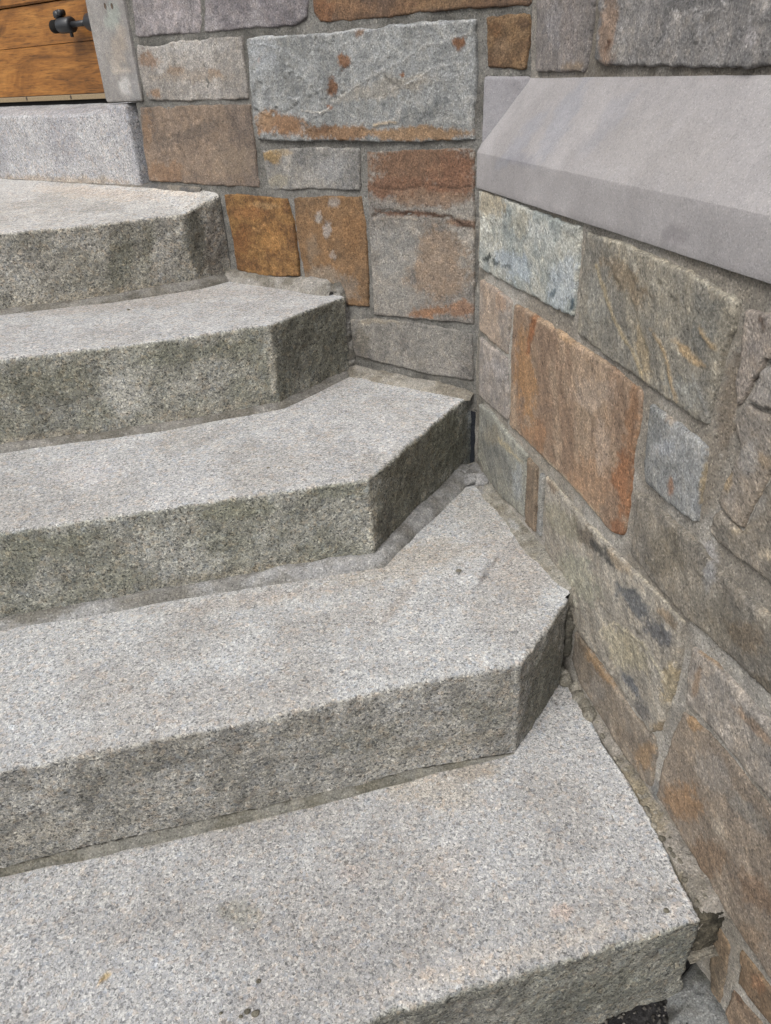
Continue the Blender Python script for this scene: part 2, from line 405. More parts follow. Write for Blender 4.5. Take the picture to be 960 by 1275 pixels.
def fine_line(p0s, dense_from, step, coarse=.05):
    pass
def step_block(front, corner_i, end_i, backmap, zbot, seed, base_t, alt_t, base_r, alt_r, blobs_t, blobs_r, label, rough_amp=.0032, chip=.5, bev0=.006, depth=.62, side_from=None):
    """front: 3D points of the top front edge (left to right). backmap: 3D points paired with the front points."""
    # dense resampling with paired back points
    F_, B_ = [], []
    for i in range(len(front) - 1):
        a, b = front[i], front[i + 1]; L = np.linalg.norm(b - a)
        st = .0042 if min(a[0], b[0]) > -.99 else .04
        k = max(2, int(L / st))
        for j in range(k):
            F_.append(a + (b - a) * j / k); B_.append(backmap[i] + (backmap[i + 1] - backmap[i]) * j / k)
    F_.append(front[-1]); B_.append(backmap[-1]); F_ = np.array(F_); B_ = np.array(B_)
    T = np.gradient(F_[:, :2], axis=0); T /= np.linalg.norm(T, axis=1)[:, None]
    # smooth the normals only very near the corners
    Nn = np.c_[T[:, 1], -T[:, 0], np.zeros(len(T))]
    wob = np.c_[F_[:, :2], np.full(len(F_), seed * 2.3)]
    F_ = F_ + Nn * (.0035 * fbm(wob, 7, 3, seed))[:, None] * (F_[:, 0] > -1.2)[:, None] * .5
    nr_r, rows, tags = 38, [], []
    bev = bev0 * (1 + .6 * fbm(wob, 40, 4, seed + 2, .7)) + chip * .007 * sst(fbm(wob, 60, 3, seed + 5), .35, .8)
    bev = np.clip(bev, .002, .02)
    if len(front) > 10: tl = sst(F_[:, 0], -.12, -.05) * (np.abs(F_[:, 2] - ZE) < .01); bev = bev * (1 - tl) + .004 * tl
    H = (F_[:, 2] - bev) - zbot
    for j in range(nr_r):
        q = j / (nr_r - 1); P = F_.copy(); P[:, 2] = zbot + H * q; rows.append(P); tags.append(np.full(len(F_), 1.))
    for j in range(1, 6):
        an = j / 5 * math.pi / 2; P = F_ - Nn * (bev * (1 - math.cos(an)))[:, None]; P[:, 2] = F_[:, 2] - bev * (1 - math.sin(an))
        rows.append(P); tags.append(np.full(len(F_), 1 - j / 5. * .8 - .1))
    P0 = rows[-1]
    for j in range(1, 106):
        q = (j / 105.) ** 1.15; rows.append(P0 + (B_ - P0) * q); tags.append(np.full(len(F_), 0.) if j > 1 else np.full(len(F_), .05))
    V = np.array(rows); nr, nc = V.shape[:2]; tag = np.array(tags).ravel()
    NN = np.tile(Nn, (nr, 1)); V = V.reshape(-1, 3)
    ro = tag
    d_r = rough_amp * (fbm(V, 22, 5, seed + 7, .6) * 1.5 + .55 * fbm(V, 110, 3, seed + 8, .6))
    d_t = .0011 * fbm(V, 12, 4, seed + 11) + .0005 * fbm(V, 160, 2, seed + 12)
    fadeb = sst(ro, .0, .5)
    V = V + NN * (d_r * fadeb)[:, None] + Z3 * (d_t * (1 - fadeb * .6))[:, None]
    # pigment: worn pale tread, weathered split riser
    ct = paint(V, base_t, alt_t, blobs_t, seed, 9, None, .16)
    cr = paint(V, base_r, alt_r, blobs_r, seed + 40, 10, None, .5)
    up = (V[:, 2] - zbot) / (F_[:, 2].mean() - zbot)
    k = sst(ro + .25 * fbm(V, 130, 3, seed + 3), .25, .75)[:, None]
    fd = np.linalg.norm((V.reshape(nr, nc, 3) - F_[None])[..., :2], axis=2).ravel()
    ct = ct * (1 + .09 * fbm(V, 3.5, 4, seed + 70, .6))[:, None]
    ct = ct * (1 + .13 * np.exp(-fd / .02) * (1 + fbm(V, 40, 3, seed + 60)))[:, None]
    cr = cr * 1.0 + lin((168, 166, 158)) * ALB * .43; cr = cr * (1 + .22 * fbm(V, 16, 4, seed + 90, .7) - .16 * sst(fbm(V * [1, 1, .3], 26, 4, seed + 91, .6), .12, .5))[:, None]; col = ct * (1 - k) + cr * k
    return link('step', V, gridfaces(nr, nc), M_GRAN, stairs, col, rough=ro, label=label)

def P(px, z): return onz(px, z)
XL = -2.3
TREAD, TREAD2 = (186, 181, 178), (170, 166, 162)
# A: landing step under the door
fa = onz((0, 290), ZA); fb = onz((120, 279), ZA); fc = onz((229, 266), ZA); fw_ = onpl((273, 242), NF, .004)
def facpt(t, z, off=.0): return t * FD + Z3 * z + off * NF
step_block([np.array([XL, fa[1] - .10, ZA]), fa + (fa - fb) * .3, fa, fb, fc, fw_], 4, 5,
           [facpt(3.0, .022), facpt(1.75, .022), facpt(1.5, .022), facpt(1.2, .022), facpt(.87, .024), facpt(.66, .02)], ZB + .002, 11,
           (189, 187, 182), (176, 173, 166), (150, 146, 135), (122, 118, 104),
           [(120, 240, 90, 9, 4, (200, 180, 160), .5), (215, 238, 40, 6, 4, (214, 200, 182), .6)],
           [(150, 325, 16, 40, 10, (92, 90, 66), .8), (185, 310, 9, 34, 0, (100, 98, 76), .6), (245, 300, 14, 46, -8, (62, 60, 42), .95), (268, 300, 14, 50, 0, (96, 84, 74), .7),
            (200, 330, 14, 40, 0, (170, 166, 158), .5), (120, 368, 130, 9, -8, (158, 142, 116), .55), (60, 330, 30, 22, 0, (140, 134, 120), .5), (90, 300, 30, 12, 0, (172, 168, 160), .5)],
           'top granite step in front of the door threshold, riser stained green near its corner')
# B
ba = onz((0, 447), ZB); bb = onz((170, 428), ZB); bc = onz((336, 404), ZB); bw = onz((428, 369), ZB)
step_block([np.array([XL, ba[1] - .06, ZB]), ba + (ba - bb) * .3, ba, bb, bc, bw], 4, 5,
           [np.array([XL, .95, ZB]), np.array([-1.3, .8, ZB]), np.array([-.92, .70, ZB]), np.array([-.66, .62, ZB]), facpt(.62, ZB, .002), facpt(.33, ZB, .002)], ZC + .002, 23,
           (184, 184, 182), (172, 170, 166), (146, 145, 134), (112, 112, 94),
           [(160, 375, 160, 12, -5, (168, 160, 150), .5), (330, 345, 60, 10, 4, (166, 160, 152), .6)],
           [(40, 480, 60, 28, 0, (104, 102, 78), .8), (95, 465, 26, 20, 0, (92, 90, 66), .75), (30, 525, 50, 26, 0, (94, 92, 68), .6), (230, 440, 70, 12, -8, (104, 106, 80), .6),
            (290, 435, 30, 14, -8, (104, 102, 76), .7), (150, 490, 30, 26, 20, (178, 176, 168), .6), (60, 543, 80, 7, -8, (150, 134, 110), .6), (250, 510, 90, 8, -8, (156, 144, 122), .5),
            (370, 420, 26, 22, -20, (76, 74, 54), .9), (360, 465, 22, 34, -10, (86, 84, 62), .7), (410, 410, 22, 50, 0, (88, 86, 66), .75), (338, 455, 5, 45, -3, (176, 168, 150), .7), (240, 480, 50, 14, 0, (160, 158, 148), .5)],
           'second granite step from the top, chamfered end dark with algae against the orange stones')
# C
ca = onz((0, 664), ZC); cb = onz((240, 628), ZC); cc_ = onz((460, 596), ZC); cw = onz((587, 489), ZC)
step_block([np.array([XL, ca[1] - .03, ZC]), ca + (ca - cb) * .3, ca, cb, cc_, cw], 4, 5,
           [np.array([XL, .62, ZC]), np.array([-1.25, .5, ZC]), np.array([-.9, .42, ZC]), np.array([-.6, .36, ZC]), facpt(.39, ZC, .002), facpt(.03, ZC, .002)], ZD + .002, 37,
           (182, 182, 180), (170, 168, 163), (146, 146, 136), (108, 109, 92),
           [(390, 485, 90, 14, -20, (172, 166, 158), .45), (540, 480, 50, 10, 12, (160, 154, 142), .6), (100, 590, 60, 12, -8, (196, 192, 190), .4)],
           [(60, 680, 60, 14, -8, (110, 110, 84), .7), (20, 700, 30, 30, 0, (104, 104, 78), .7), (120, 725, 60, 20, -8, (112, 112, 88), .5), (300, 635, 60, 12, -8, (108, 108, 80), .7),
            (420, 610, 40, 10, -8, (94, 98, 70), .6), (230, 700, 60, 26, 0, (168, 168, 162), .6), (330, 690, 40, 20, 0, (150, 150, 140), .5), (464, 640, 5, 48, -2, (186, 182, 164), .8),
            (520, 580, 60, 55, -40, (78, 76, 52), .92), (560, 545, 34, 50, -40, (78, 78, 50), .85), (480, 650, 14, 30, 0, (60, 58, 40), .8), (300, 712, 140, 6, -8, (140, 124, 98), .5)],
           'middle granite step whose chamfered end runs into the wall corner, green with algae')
# D
dl = [onz(p, ZD) for p in ((0, 961), (130, 934), (260, 908), (400, 877), (519, 850), (600, 836), (649, 827), (680, 786), (708, 745))]
cornerD = np.array([.004, .004, ZD])
bd = [np.array([XL, .22, ZD]), np.array([-1.2, .1, ZD])] + [np.array([-.85 + i * .13, .07, ZD]) for i in range(6)] + [cornerD + np.array([-.03, .0, 0]), np.array([.012, -.12, ZD]), np.array([.004, -.44, ZD])]
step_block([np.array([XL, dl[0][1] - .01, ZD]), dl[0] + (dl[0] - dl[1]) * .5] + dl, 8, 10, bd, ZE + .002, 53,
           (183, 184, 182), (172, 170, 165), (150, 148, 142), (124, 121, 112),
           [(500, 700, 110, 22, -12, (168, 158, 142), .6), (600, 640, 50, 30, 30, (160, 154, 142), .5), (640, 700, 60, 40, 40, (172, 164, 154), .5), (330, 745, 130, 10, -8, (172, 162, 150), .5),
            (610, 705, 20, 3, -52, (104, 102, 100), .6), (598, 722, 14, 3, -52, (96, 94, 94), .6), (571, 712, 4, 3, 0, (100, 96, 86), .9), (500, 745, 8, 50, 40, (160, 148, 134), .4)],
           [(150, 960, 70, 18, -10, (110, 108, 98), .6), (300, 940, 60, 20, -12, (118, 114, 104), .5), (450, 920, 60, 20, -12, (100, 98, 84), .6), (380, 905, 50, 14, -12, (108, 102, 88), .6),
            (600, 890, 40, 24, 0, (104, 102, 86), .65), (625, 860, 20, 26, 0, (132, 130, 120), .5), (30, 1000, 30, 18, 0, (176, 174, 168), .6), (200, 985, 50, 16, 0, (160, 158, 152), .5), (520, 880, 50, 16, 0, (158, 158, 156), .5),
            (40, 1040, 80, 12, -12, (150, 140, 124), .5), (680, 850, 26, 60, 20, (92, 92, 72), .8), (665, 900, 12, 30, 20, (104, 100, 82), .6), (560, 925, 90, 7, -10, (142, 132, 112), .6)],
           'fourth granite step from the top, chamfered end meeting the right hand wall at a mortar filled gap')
# E
el = [onz(p, ZE) for p in ((300, 1318), (471, 1266), (560, 1238), (650, 1212), (722, 1192), (796, 1170), (835, 1157), (873, 1145))]
es = [onz(p, ZE) for p in ((805, 1012), (708, 853))]
el0 = el[0] + (el[0] - el[1]) / np.linalg.norm(el[0] - el[1]) * .35
be = [np.array([XL, -.40, ZE]), np.array([-1.2, -.42, ZE])] + [np.array([-.75 + i * .115, -.42, ZE]) for i in range(7)] + [np.array([-.06, -.70, ZE]), np.array([-.06, -.60, ZE]), np.array([-.06, -.42, ZE])]
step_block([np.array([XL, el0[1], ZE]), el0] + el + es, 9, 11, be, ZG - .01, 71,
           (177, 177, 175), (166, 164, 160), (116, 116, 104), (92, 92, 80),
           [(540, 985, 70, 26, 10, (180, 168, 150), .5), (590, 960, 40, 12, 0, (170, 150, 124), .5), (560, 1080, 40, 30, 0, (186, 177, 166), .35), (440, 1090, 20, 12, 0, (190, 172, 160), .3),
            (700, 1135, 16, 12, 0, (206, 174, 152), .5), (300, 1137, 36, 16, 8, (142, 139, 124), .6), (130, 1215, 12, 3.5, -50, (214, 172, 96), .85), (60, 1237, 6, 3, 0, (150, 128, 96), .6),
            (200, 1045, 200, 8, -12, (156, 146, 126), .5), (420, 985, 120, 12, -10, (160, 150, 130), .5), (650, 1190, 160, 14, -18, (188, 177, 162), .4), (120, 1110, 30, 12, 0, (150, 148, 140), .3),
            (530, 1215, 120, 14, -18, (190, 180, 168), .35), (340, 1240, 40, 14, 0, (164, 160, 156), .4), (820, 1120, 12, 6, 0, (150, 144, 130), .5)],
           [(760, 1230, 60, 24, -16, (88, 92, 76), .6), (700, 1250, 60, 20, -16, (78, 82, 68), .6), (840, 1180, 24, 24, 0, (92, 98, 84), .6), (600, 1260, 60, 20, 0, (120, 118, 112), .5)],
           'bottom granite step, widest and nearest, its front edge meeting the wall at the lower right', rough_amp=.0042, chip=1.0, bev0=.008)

# ------------------------------------------------------------------ mortar fillets along the risers and walls
def fillet(path, outw, width, height, seed, base, alt, name='mortar_joint', zlow=-.004, step=.006, blobs=(), rough=.0016, parent=stairs, back=.012, flat=1.6, label=None):
    """path on the tread plane, outw the horizontal direction away from the riser or wall, width/height per point"""
    p, o, w_, h_ = [np.array(x, float) for x in (path, outw, width, height)]
    s = np.r_[0, np.cumsum(np.linalg.norm(np.diff(p, axis=0), axis=1))]; q = np.arange(0, s[-1], step)
    f = lambda a: np.stack([np.interp(q, s, a[:, i]) for i in range(a.shape[1])], 1)
    p, o = f(p), f(o); w_ = np.interp(q, s, w_); h_ = np.interp(q, s, h_)
    o /= np.linalg.norm(o, axis=1)[:, None]
    k_ = np.c_[p[:, :2], np.full(len(p), seed * 1.3)]
    w_ = w_ * (1 + .30 * fbm(k_, 16, 4, seed)); h_ = h_ * (1 + .35 * fbm(k_, 14, 4, seed + 1))
    h_ = h_ * np.clip((s[-1] - q) / .03 + .12, 0, 1) ** .5; w_ = w_ * np.clip((s[-1] - q) / .03 + .3, 0, 1) ** .5
    rows = [p - o * back + Z3 * h_[:, None] * 1.02]
    M = 12
    for j in range(M + 1):
        u = j / M; rows.append(p + o * (w_ * u)[:, None] + Z3 * (h_ * (1 - u ** flat) + (zlow if j == M else 0.0005))[:, None])
    V = np.array(rows); nr, nc = V.shape[:2]; V = V.reshape(-1, 3)
    V = V + Z3 * (rough * (fbm(V, 60, 5, seed + 2, .65) + .6 * fbm(V, 200, 3, seed + 9)))[:, None]
    Fc = gridfaces(nr, nc)
    return link(name, V, Fc, M_MORT, parent, paint(V, base, alt, blobs, seed, 22), label=label)
GM, GM2 = (134, 131, 124), (112, 108, 98)
def offdir(a, b): t = (b - a)[:2]; t /= np.linalg.norm(t); return np.array([t[1], -t[0], 0.])
def riser_fillet(F3, z, widths, heights, seed, **kw):
    pts = [np.array([q[0], q[1], z]) for q in F3]; o = []
    for i in range(len(pts)):
        if i == 0: o.append(offdir(pts[0], pts[1]))
        elif i == len(pts) - 1: o.append(offdir(pts[-2], pts[-1]))
        else: o.append(offdir(pts[i - 1], pts[i]) + offdir(pts[i], pts[i + 1]))
    kw.setdefault('base', GM); kw.setdefault('alt', GM2)
    return fillet(pts, o, widths, heights, seed, **kw)
riser_fillet([fa + (fa - fb) * 1.2, fa, fb, fc, fw_ * [1, 1, 0]], ZB, [.016, .018, .018, .024, .020], [.006, .009, .012, .016, .014], 3, label='grey mortar at the foot of the top riser')
riser_fillet([ba + (ba - bb) * 1.2, ba, bb, bc, bw], ZC, [.018, .018, .016, .015, .016], [.008, .009, .010, .011, .011], 4)
riser_fillet([ca + (ca - cb) * 1.2, ca, cb, cc_, cw + np.array([-.012, -.012, 0])], ZD, [.018, .019, .021, .026, .034], [.010, .012, .016, .020, .018], 5, base=(160, 160, 158), alt=(132, 130, 124), flat=2.6,
             blobs=[(40, 765, 60, 12, -8, (112, 108, 96), .7), (200, 745, 60, 12, -8, (118, 114, 104), .6), (400, 710, 60, 12, -6, (160, 160, 160), .6)], label='smeared light grey mortar at the foot of the middle riser')
riser_fillet([dl[0] + (dl[0] - dl[1]) * 2.5] + dl[:7], ZE, [.014, .014, .014, .016, .015, .013, .008, .002], [.006, .006, .007, .008, .008, .007, .005, .001], 6, base=(132, 130, 120), alt=(112, 108, 94), zlow=-.003, back=-.0034)
# along the facade foot on treads B and C
def wallrun(pxs, z, n): return [onz(p, z) for p in pxs]
pf = [facpt(.66, ZB), facpt(.54, ZB), facpt(.43, ZB), facpt(.33, ZB)]
fillet(pf, [NF] * 4, [.030, .026, .030, .034], [.022, .018, .022, .030], 7, (146, 142, 134), (120, 114, 102), rough=.003, flat=2.2)
pf = [facpt(.36, ZC), facpt(.24, ZC), facpt(.12, ZC), facpt(.0, ZC)]
fillet(pf, [NF] * 4, [.040, .034, .034, .024], [.020, .012, .012, .012], 8, (150, 145, 134), (126, 118, 104), rough=.0025)
# tread D along the side wall
xw = lambda y: -y * math.tan(WB)
ptsD = [np.array([xw(y), y, ZD]) for y in (.01, -.08, -.2, -.32, -.44)]
fillet(ptsD, [NW] * 5, [.050, .034, .030, .030, .022], [.012, .008, .006, .006, .006], 9, (150, 146, 134), (128, 120, 104), rough=.0018, flat=1.2,
       blobs=[(590, 600, 20, 16, 0, (140, 140, 140), .8), (640, 655, 12, 5, 40, (170, 170, 166), .8)])
# lump of mortar in the inner corner
def lumps(name, centres, seed, base, alt, parent, blobs=(), label=None, stuff=False):
    V, F = [], []
    for (c, r) in centres:
        c = np.array(c, float); nu, nv = 18, 11; b0 = len(V) and sum(len(v) for v in V)
        u, v = np.meshgrid(np.linspace(0, 2 * math.pi, nu, endpoint=False), np.linspace(0, math.pi, nv))
        S = np.c_[(np.cos(u) * np.sin(v)).ravel(), (np.sin(u) * np.sin(v)).ravel(), np.cos(v).ravel()]
        K = S * r; k_ = 1 + .35 * fbm(K + c, 60, 3, seed, .6) + .25 * fbm(K + c, 160, 2, seed + 1)
        V.append(c + K * k_[:, None])
        for i in range(nv - 1):
            for j in range(nu): F.append((b0 + i * nu + j, b0 + (i + 1) * nu + j, b0 + (i + 1) * nu + (j + 1) % nu, b0 + i * nu + (j + 1) % nu))
    V = np.vstack(V); kw = {'kind': 'stuff'} if stuff else {}
    return link(name, V, np.array(F), M_MORT, parent, paint(V, base, alt, blobs, seed, 30), label=label, **kw)
rs = np.random.default_rng(5)
cl = []
for i in range(40):
    q = i / 39; z = ZB + .012 - q * (ZB - ZC); cl.append((facpt(.318 - .012 * q + .006 * rs.random(), z, .004), [.011 + .006 * rs.random(), .011, .010 + .006 * rs.random()]))
for i in range(14): cl.append((facpt(.33 + .05 * rs.random(), ZB + .006 + .008 * rs.random(), .010 * rs.random()), [.014, .012, .010]))
lumps('mortar_lump', cl, 43, (140, 137, 130), (96, 92, 82), stairs, label='mortar wrapped round the end of the second step', stuff=True)
cl = []
for i in range(26):
    q = rs.random(); y = -.015 - q * .05; cl.append(([.0 - rs.random() * .05, y - rs.random() * .01, ZD + .004 + rs.random() * .006], [.012 + .012 * rs.random(), .010 + .01 * rs.random(), .006 + .006 * rs.random()]))
lumps('mortar_lump', cl, 3, (150, 149, 147), (118, 116, 112), stairs, label='rough grey mortar lump in the corner of the walls', stuff=True)

# vertical crumbling mortar between the end of step D and the wall
cl = []
yD = dl[-1][1]
for i in range(36):
    z = ZE + .052 + (ZD - ZE - .05) * i / 35
    cl.append(([.0005 + .003 * rs.random(), yD + .010 + .004 * rs.random(), z], [.0065 + .002 * rs.random(), .005, .007 + .005 * rs.random()]))
lumps('crumbled_mortar', cl, 13, (128, 122, 108), (92, 88, 76), stairs, label='crumbling mortar filling the gap between the fourth step and the wall', stuff=True)
cl = [([-.004, yD - .004 + .012 * k_, ZE + .006], [.012, .011, .012]) for k_ in range(3)] + [([.001 + .005 * rs.random(), yD - .02 - .02 * k_, ZE + .002], [.011, .013, .010]) for k_ in range(4)]
lumps('crumbled_mortar', cl, 17, (150, 145, 132), (118, 112, 98), stairs, stuff=True)
# strip filling the gap beside tread E
ys = np.linspace(-.43, -.868, 6)
fil = [onz(p, ZE) for p in ((712, 862), (749, 920), (795, 998), (835, 1072), (873, 1140))]
V = []; nn_ = 150
sx = np.linspace(0, 1, nn_)
le = np.stack([np.interp(sx, np.linspace(0, 1, 5), [q[i] for q in fil]) for i in range(3)], 1)
for j in range(12):
    u = j / 11; x0 = le[:, 0] + .0015; x1 = xw(le[:, 1]) + .012
    Pq = np.c_[x0 + (x1 - x0) * u, le[:, 1], np.full(nn_, ZE - .001)]
    Pq[:, 2] += .003 * math.sin(u * math.pi) + u * .004 - (.012 if j == 0 else 0) - .02 * np.clip((sx - .95) / .05, 0, 1) ** 2
    V.append(Pq)
V = np.vstack(V); V[:, 2] += .0030 * fbm(V, 30, 4, 4, .6) + .0009 * fbm(V, 190, 3, 5)
link('mortar_joint', V, gridfaces(12, nn_)[:, ::-1], M_MORT, stairs, paint(V, (152, 145, 134), (126, 119, 106), [(800, 1000, 20, 60, -30, (150, 132, 100), .6), (730, 880, 20, 20, 0, (138, 132, 118), .6), (835, 1090, 12, 40, -30, (156, 138, 104), .6)], 5, 25), label='rough tan mortar strip between the bottom step and the wall')
cl = []
for i in range(34):
    q = rs.random(); k_ = min(int(q * nn_), nn_ - 1); cl.append(([le[k_, 0] + .003 + .020 * rs.random() ** 2, le[k_, 1], ZE + .001], [.002 + .003 * rs.random(), .003 + .003 * rs.random(), .0015 + .0015 * rs.random()]))
lumps('mortar_crumb', cl, 53, (146, 139, 124), (104, 98, 84), stairs, stuff=True)
# dark filler at the front end of step E
uu, vv = np.meshgrid(np.linspace(0, 1, 36), np.linspace(0, 1, 44)); uu, vv = uu.ravel(), vv.ravel()
V = np.c_[-.026 + .047 * uu, -.861 - .004 * np.sin(uu * math.pi), ZE - .004 - .078 * vv]
q_ = fbm(V, 90, 5, 7, .7); V[:, 1] += .006 * q_ + .010 * sst(vv, .93, 1.0) + .010 * sst(1 - vv, .9, 1.0)
link('mossy_mortar', V, gridfaces(44, 36)[:, ::-1], M_MORT, stairs, paint(V, (98, 90, 74), (58, 53, 42), (), 5, 40), label='dark mossy mortar plug at the end of the bottom step')
V = np.c_[-.026 + .047 * uu, -.862 - .012 * (1 - vv), ZE - .086 + .004 * vv + .003 * fbm(V, 60, 4, 3)]
link('mortar_ledge', V, gridfaces(44, 36), M_MORT, stairs, paint(V, (138, 132, 118), (110, 102, 88), (), 5, 40))
# crumbs of mortar dropped on the treads
crumbs = [((571, 711), ZD, .0042), ((318, 1262), ZE, .0050), ((308, 1260), ZE, .0042), ((300, 1266), ZE, .003), ((322, 1222), ZE, .003), ((334, 583), ZC, .0034), ((275, 1262), ZE, .0022), ((830, 1134), ZE, .0046), ((160, 386), ZB, .003)]
for (px, z_, r_) in crumbs:
    lumps('mortar_crumb', [(onz(px, z_) + Z3 * .0006, [r_, r_ * .8, r_ * .45])], int(px[0]), (120, 114, 98), (96, 92, 78), stairs)

# ------------------------------------------------------------------ ground
gs = np.r_[-60, -20, -8, -4, -3, np.arange(-2.5, -1.02, .06), np.arange(-1.02, -.6, .006), -.3, .5, 3, 20, 60]
gx_ = np.r_[-60, -20, -8, -4, -3, np.arange(-2.5, -.42, .06), np.arange(-.42, .12, .006), .5, 3, 20, 60]
X, Y = np.meshgrid(gx_, gs); V = np.c_[X.ravel(), Y.ravel(), np.full(X.size, ZG)]
near = (np.abs(V[:, 0]) < 3) & (np.abs(V[:, 1]) < 3)
V[:, 2] += near * (.004 * fbm(V, 90, 3, 3, .7) + .003 * np.abs(fbm(V, 160, 2, 8)))
link('asphalt_ground', V, gridfaces(len(gs), len(gx_)), M_ASPH, None, paint(V, (62, 60, 60), (40, 40, 42), (), 9, 6), kind='structure')
# loose grit on the asphalt at the foot of the bottom step
gr = np.random.default_rng(12); Vg, Fg = [], []
for i in range(900):
    c_ = np.array([-.42 + .46 * gr.random(), -.872 - .10 * gr.random() ** 1.3, ZG + .003]); r_ = .0012 + .0032 * gr.random() ** 2
    pts_ = gr.normal(size=(6, 3)); pts_ = np.array([[1, 0, 0], [-1, 0, 0], [0, 1, 0], [0, -1, 0], [0, 0, 1], [0, 0, -1]]) + .35 * pts_
    b_ = len(Vg); Vg += list(c_ + pts_ * r_); Fg += [(b_ + a, b_ + b, b_ + c) for a, b, c in ((0, 2, 4), (2, 1, 4), (1, 3, 4), (3, 0, 4), (2, 0, 5), (1, 2, 5), (3, 1, 5), (0, 3, 5))]
Vg = np.array(Vg); cg = np.repeat(lin((96, 92, 86)) * (gr.random((900, 1)) ** 2 * 2.2 + .15), 6, axis=0)
link('loose_grit', Vg, np.array(Fg), M_ASPH, None, cg, smooth=False, kind='stuff', label='loose grit and tiny stones on the asphalt below the bottom step', category='grit')
# smeared concrete haunch in the angle below the bottom step
hp = [onz(p, ZG) for p in ((822, 1241), (864, 1196), (905, 1190), (915, 1290), (830, 1282))]
c0 = sum(hp) / 5
ring = resample(hp, .004, True); k_ = len(ring); V = [c0 + Z3 * .010]
for j in range(1, 9):
    u = j / 8; R_ = c0 + (ring - c0) * u * (1 + .06 * fbm(ring, 60, 3, 2))[:, None]; R_[:, 2] = ZG + .016 * (1 - u ** 3) + (-.006 if j == 8 else 0); V += list(R_)
V = np.array(V); V[1:, 2] += .003 * fbm(V[1:], 60, 4, 3); F = [(0, 1 + i, 1 + (i + 1) % k_) for i in range(k_)]
for j in range(7):
    for i in range(k_): F.append((1 + j * k_ + i, 1 + (j + 1) * k_ + i, 1 + (j + 1) * k_ + (i + 1) % k_, 1 + j * k_ + (i + 1) % k_))
cp = link('concrete_patch', V, F, M_MORT, None, paint(V, (122, 124, 122), (92, 92, 86), [(835, 1260, 14, 14, 0, (60, 58, 54), .7)], 4, 30))
cp['label'] = 'small smeared grey concrete patch on the ground where step and wall meet'; cp['category'] = 'concrete patch'

# ------------------------------------------------------------------ the facade with the door
fac = thing('stone_wall', facpt(.4, ZG), 'rubble stone wall with rust and grey blocks beside the wooden door', 'wall', kind='thing')
FM, FM2 = (116, 114, 108), (96, 94, 88)
mortar_sheet(NF, FD, .002, -.11, .862, -.36, .52, .0055, fac, FM, FM2, 3)
mortar_sheet(NF, FD, .0, -.11, .862, .52, 2.3, .03, fac, FM, FM2, 4)
S = lambda *a, **k: build_stone(a[0], NF, FD, .0, k.pop('mat', M_FIELD), fac, *a[1:], **k)
RUST = (150, 96, 52)
S([(161, -30), (170, 44), (177, 47), (205, 43), (249, 42), (252, 30), (250, -30)], (158, 150, 150), (136, 130, 130), seed=1, amp=.004, terr=.003, label='lavender grey stone at the top beside the door jamb')
S([(257, -30), (255, 40), (300, 37), (372, 31), (383, 22), (385, -30)], (152, 146, 146), (124, 118, 120), seed=2, amp=.005, terr=.004)
S([(389, -30), (390, 12), (398, 28), (440, 26), (492, 21), (545, 14), (584, 10), (630, 9), (661, 7), (663, -30)], (142, 102, 70), (112, 86, 68), seed=3, mat=M_RUST, amp=.005, terr=.003,
  blobs=[(400, 10, 20, 20, 0, (150, 96, 56), .7), (560, 4, 60, 8, -8, (150, 112, 74), .6), (600, 2, 30, 8, 0, (120, 86, 60), .6)], label='brown stone along the top edge of the wall')
S([(172, 56), (187, 58), (203, 57), (215, 51), (253, 48), (302, 44), (305, 67), (310, 123), (233, 126), (187, 125), (180, 110), (173, 80)], (168, 162, 154), (148, 142, 134), seed=4, terr=.002,
  blobs=[(185, 75, 14, 12, 20, (150, 112, 84), .8), (218, 88, 14, 8, 0, (150, 118, 92), .75), (268, 92, 12, 10, 0, (160, 124, 92), .7), (194, 118, 10, 7, 0, (156, 116, 84), .8), (240, 95, 60, 8, 0, (158, 140, 122), .5), (245, 60, 50, 10, -4, (178, 174, 168), .6)], label='pale grey stone with faint brown smears next to the jamb')
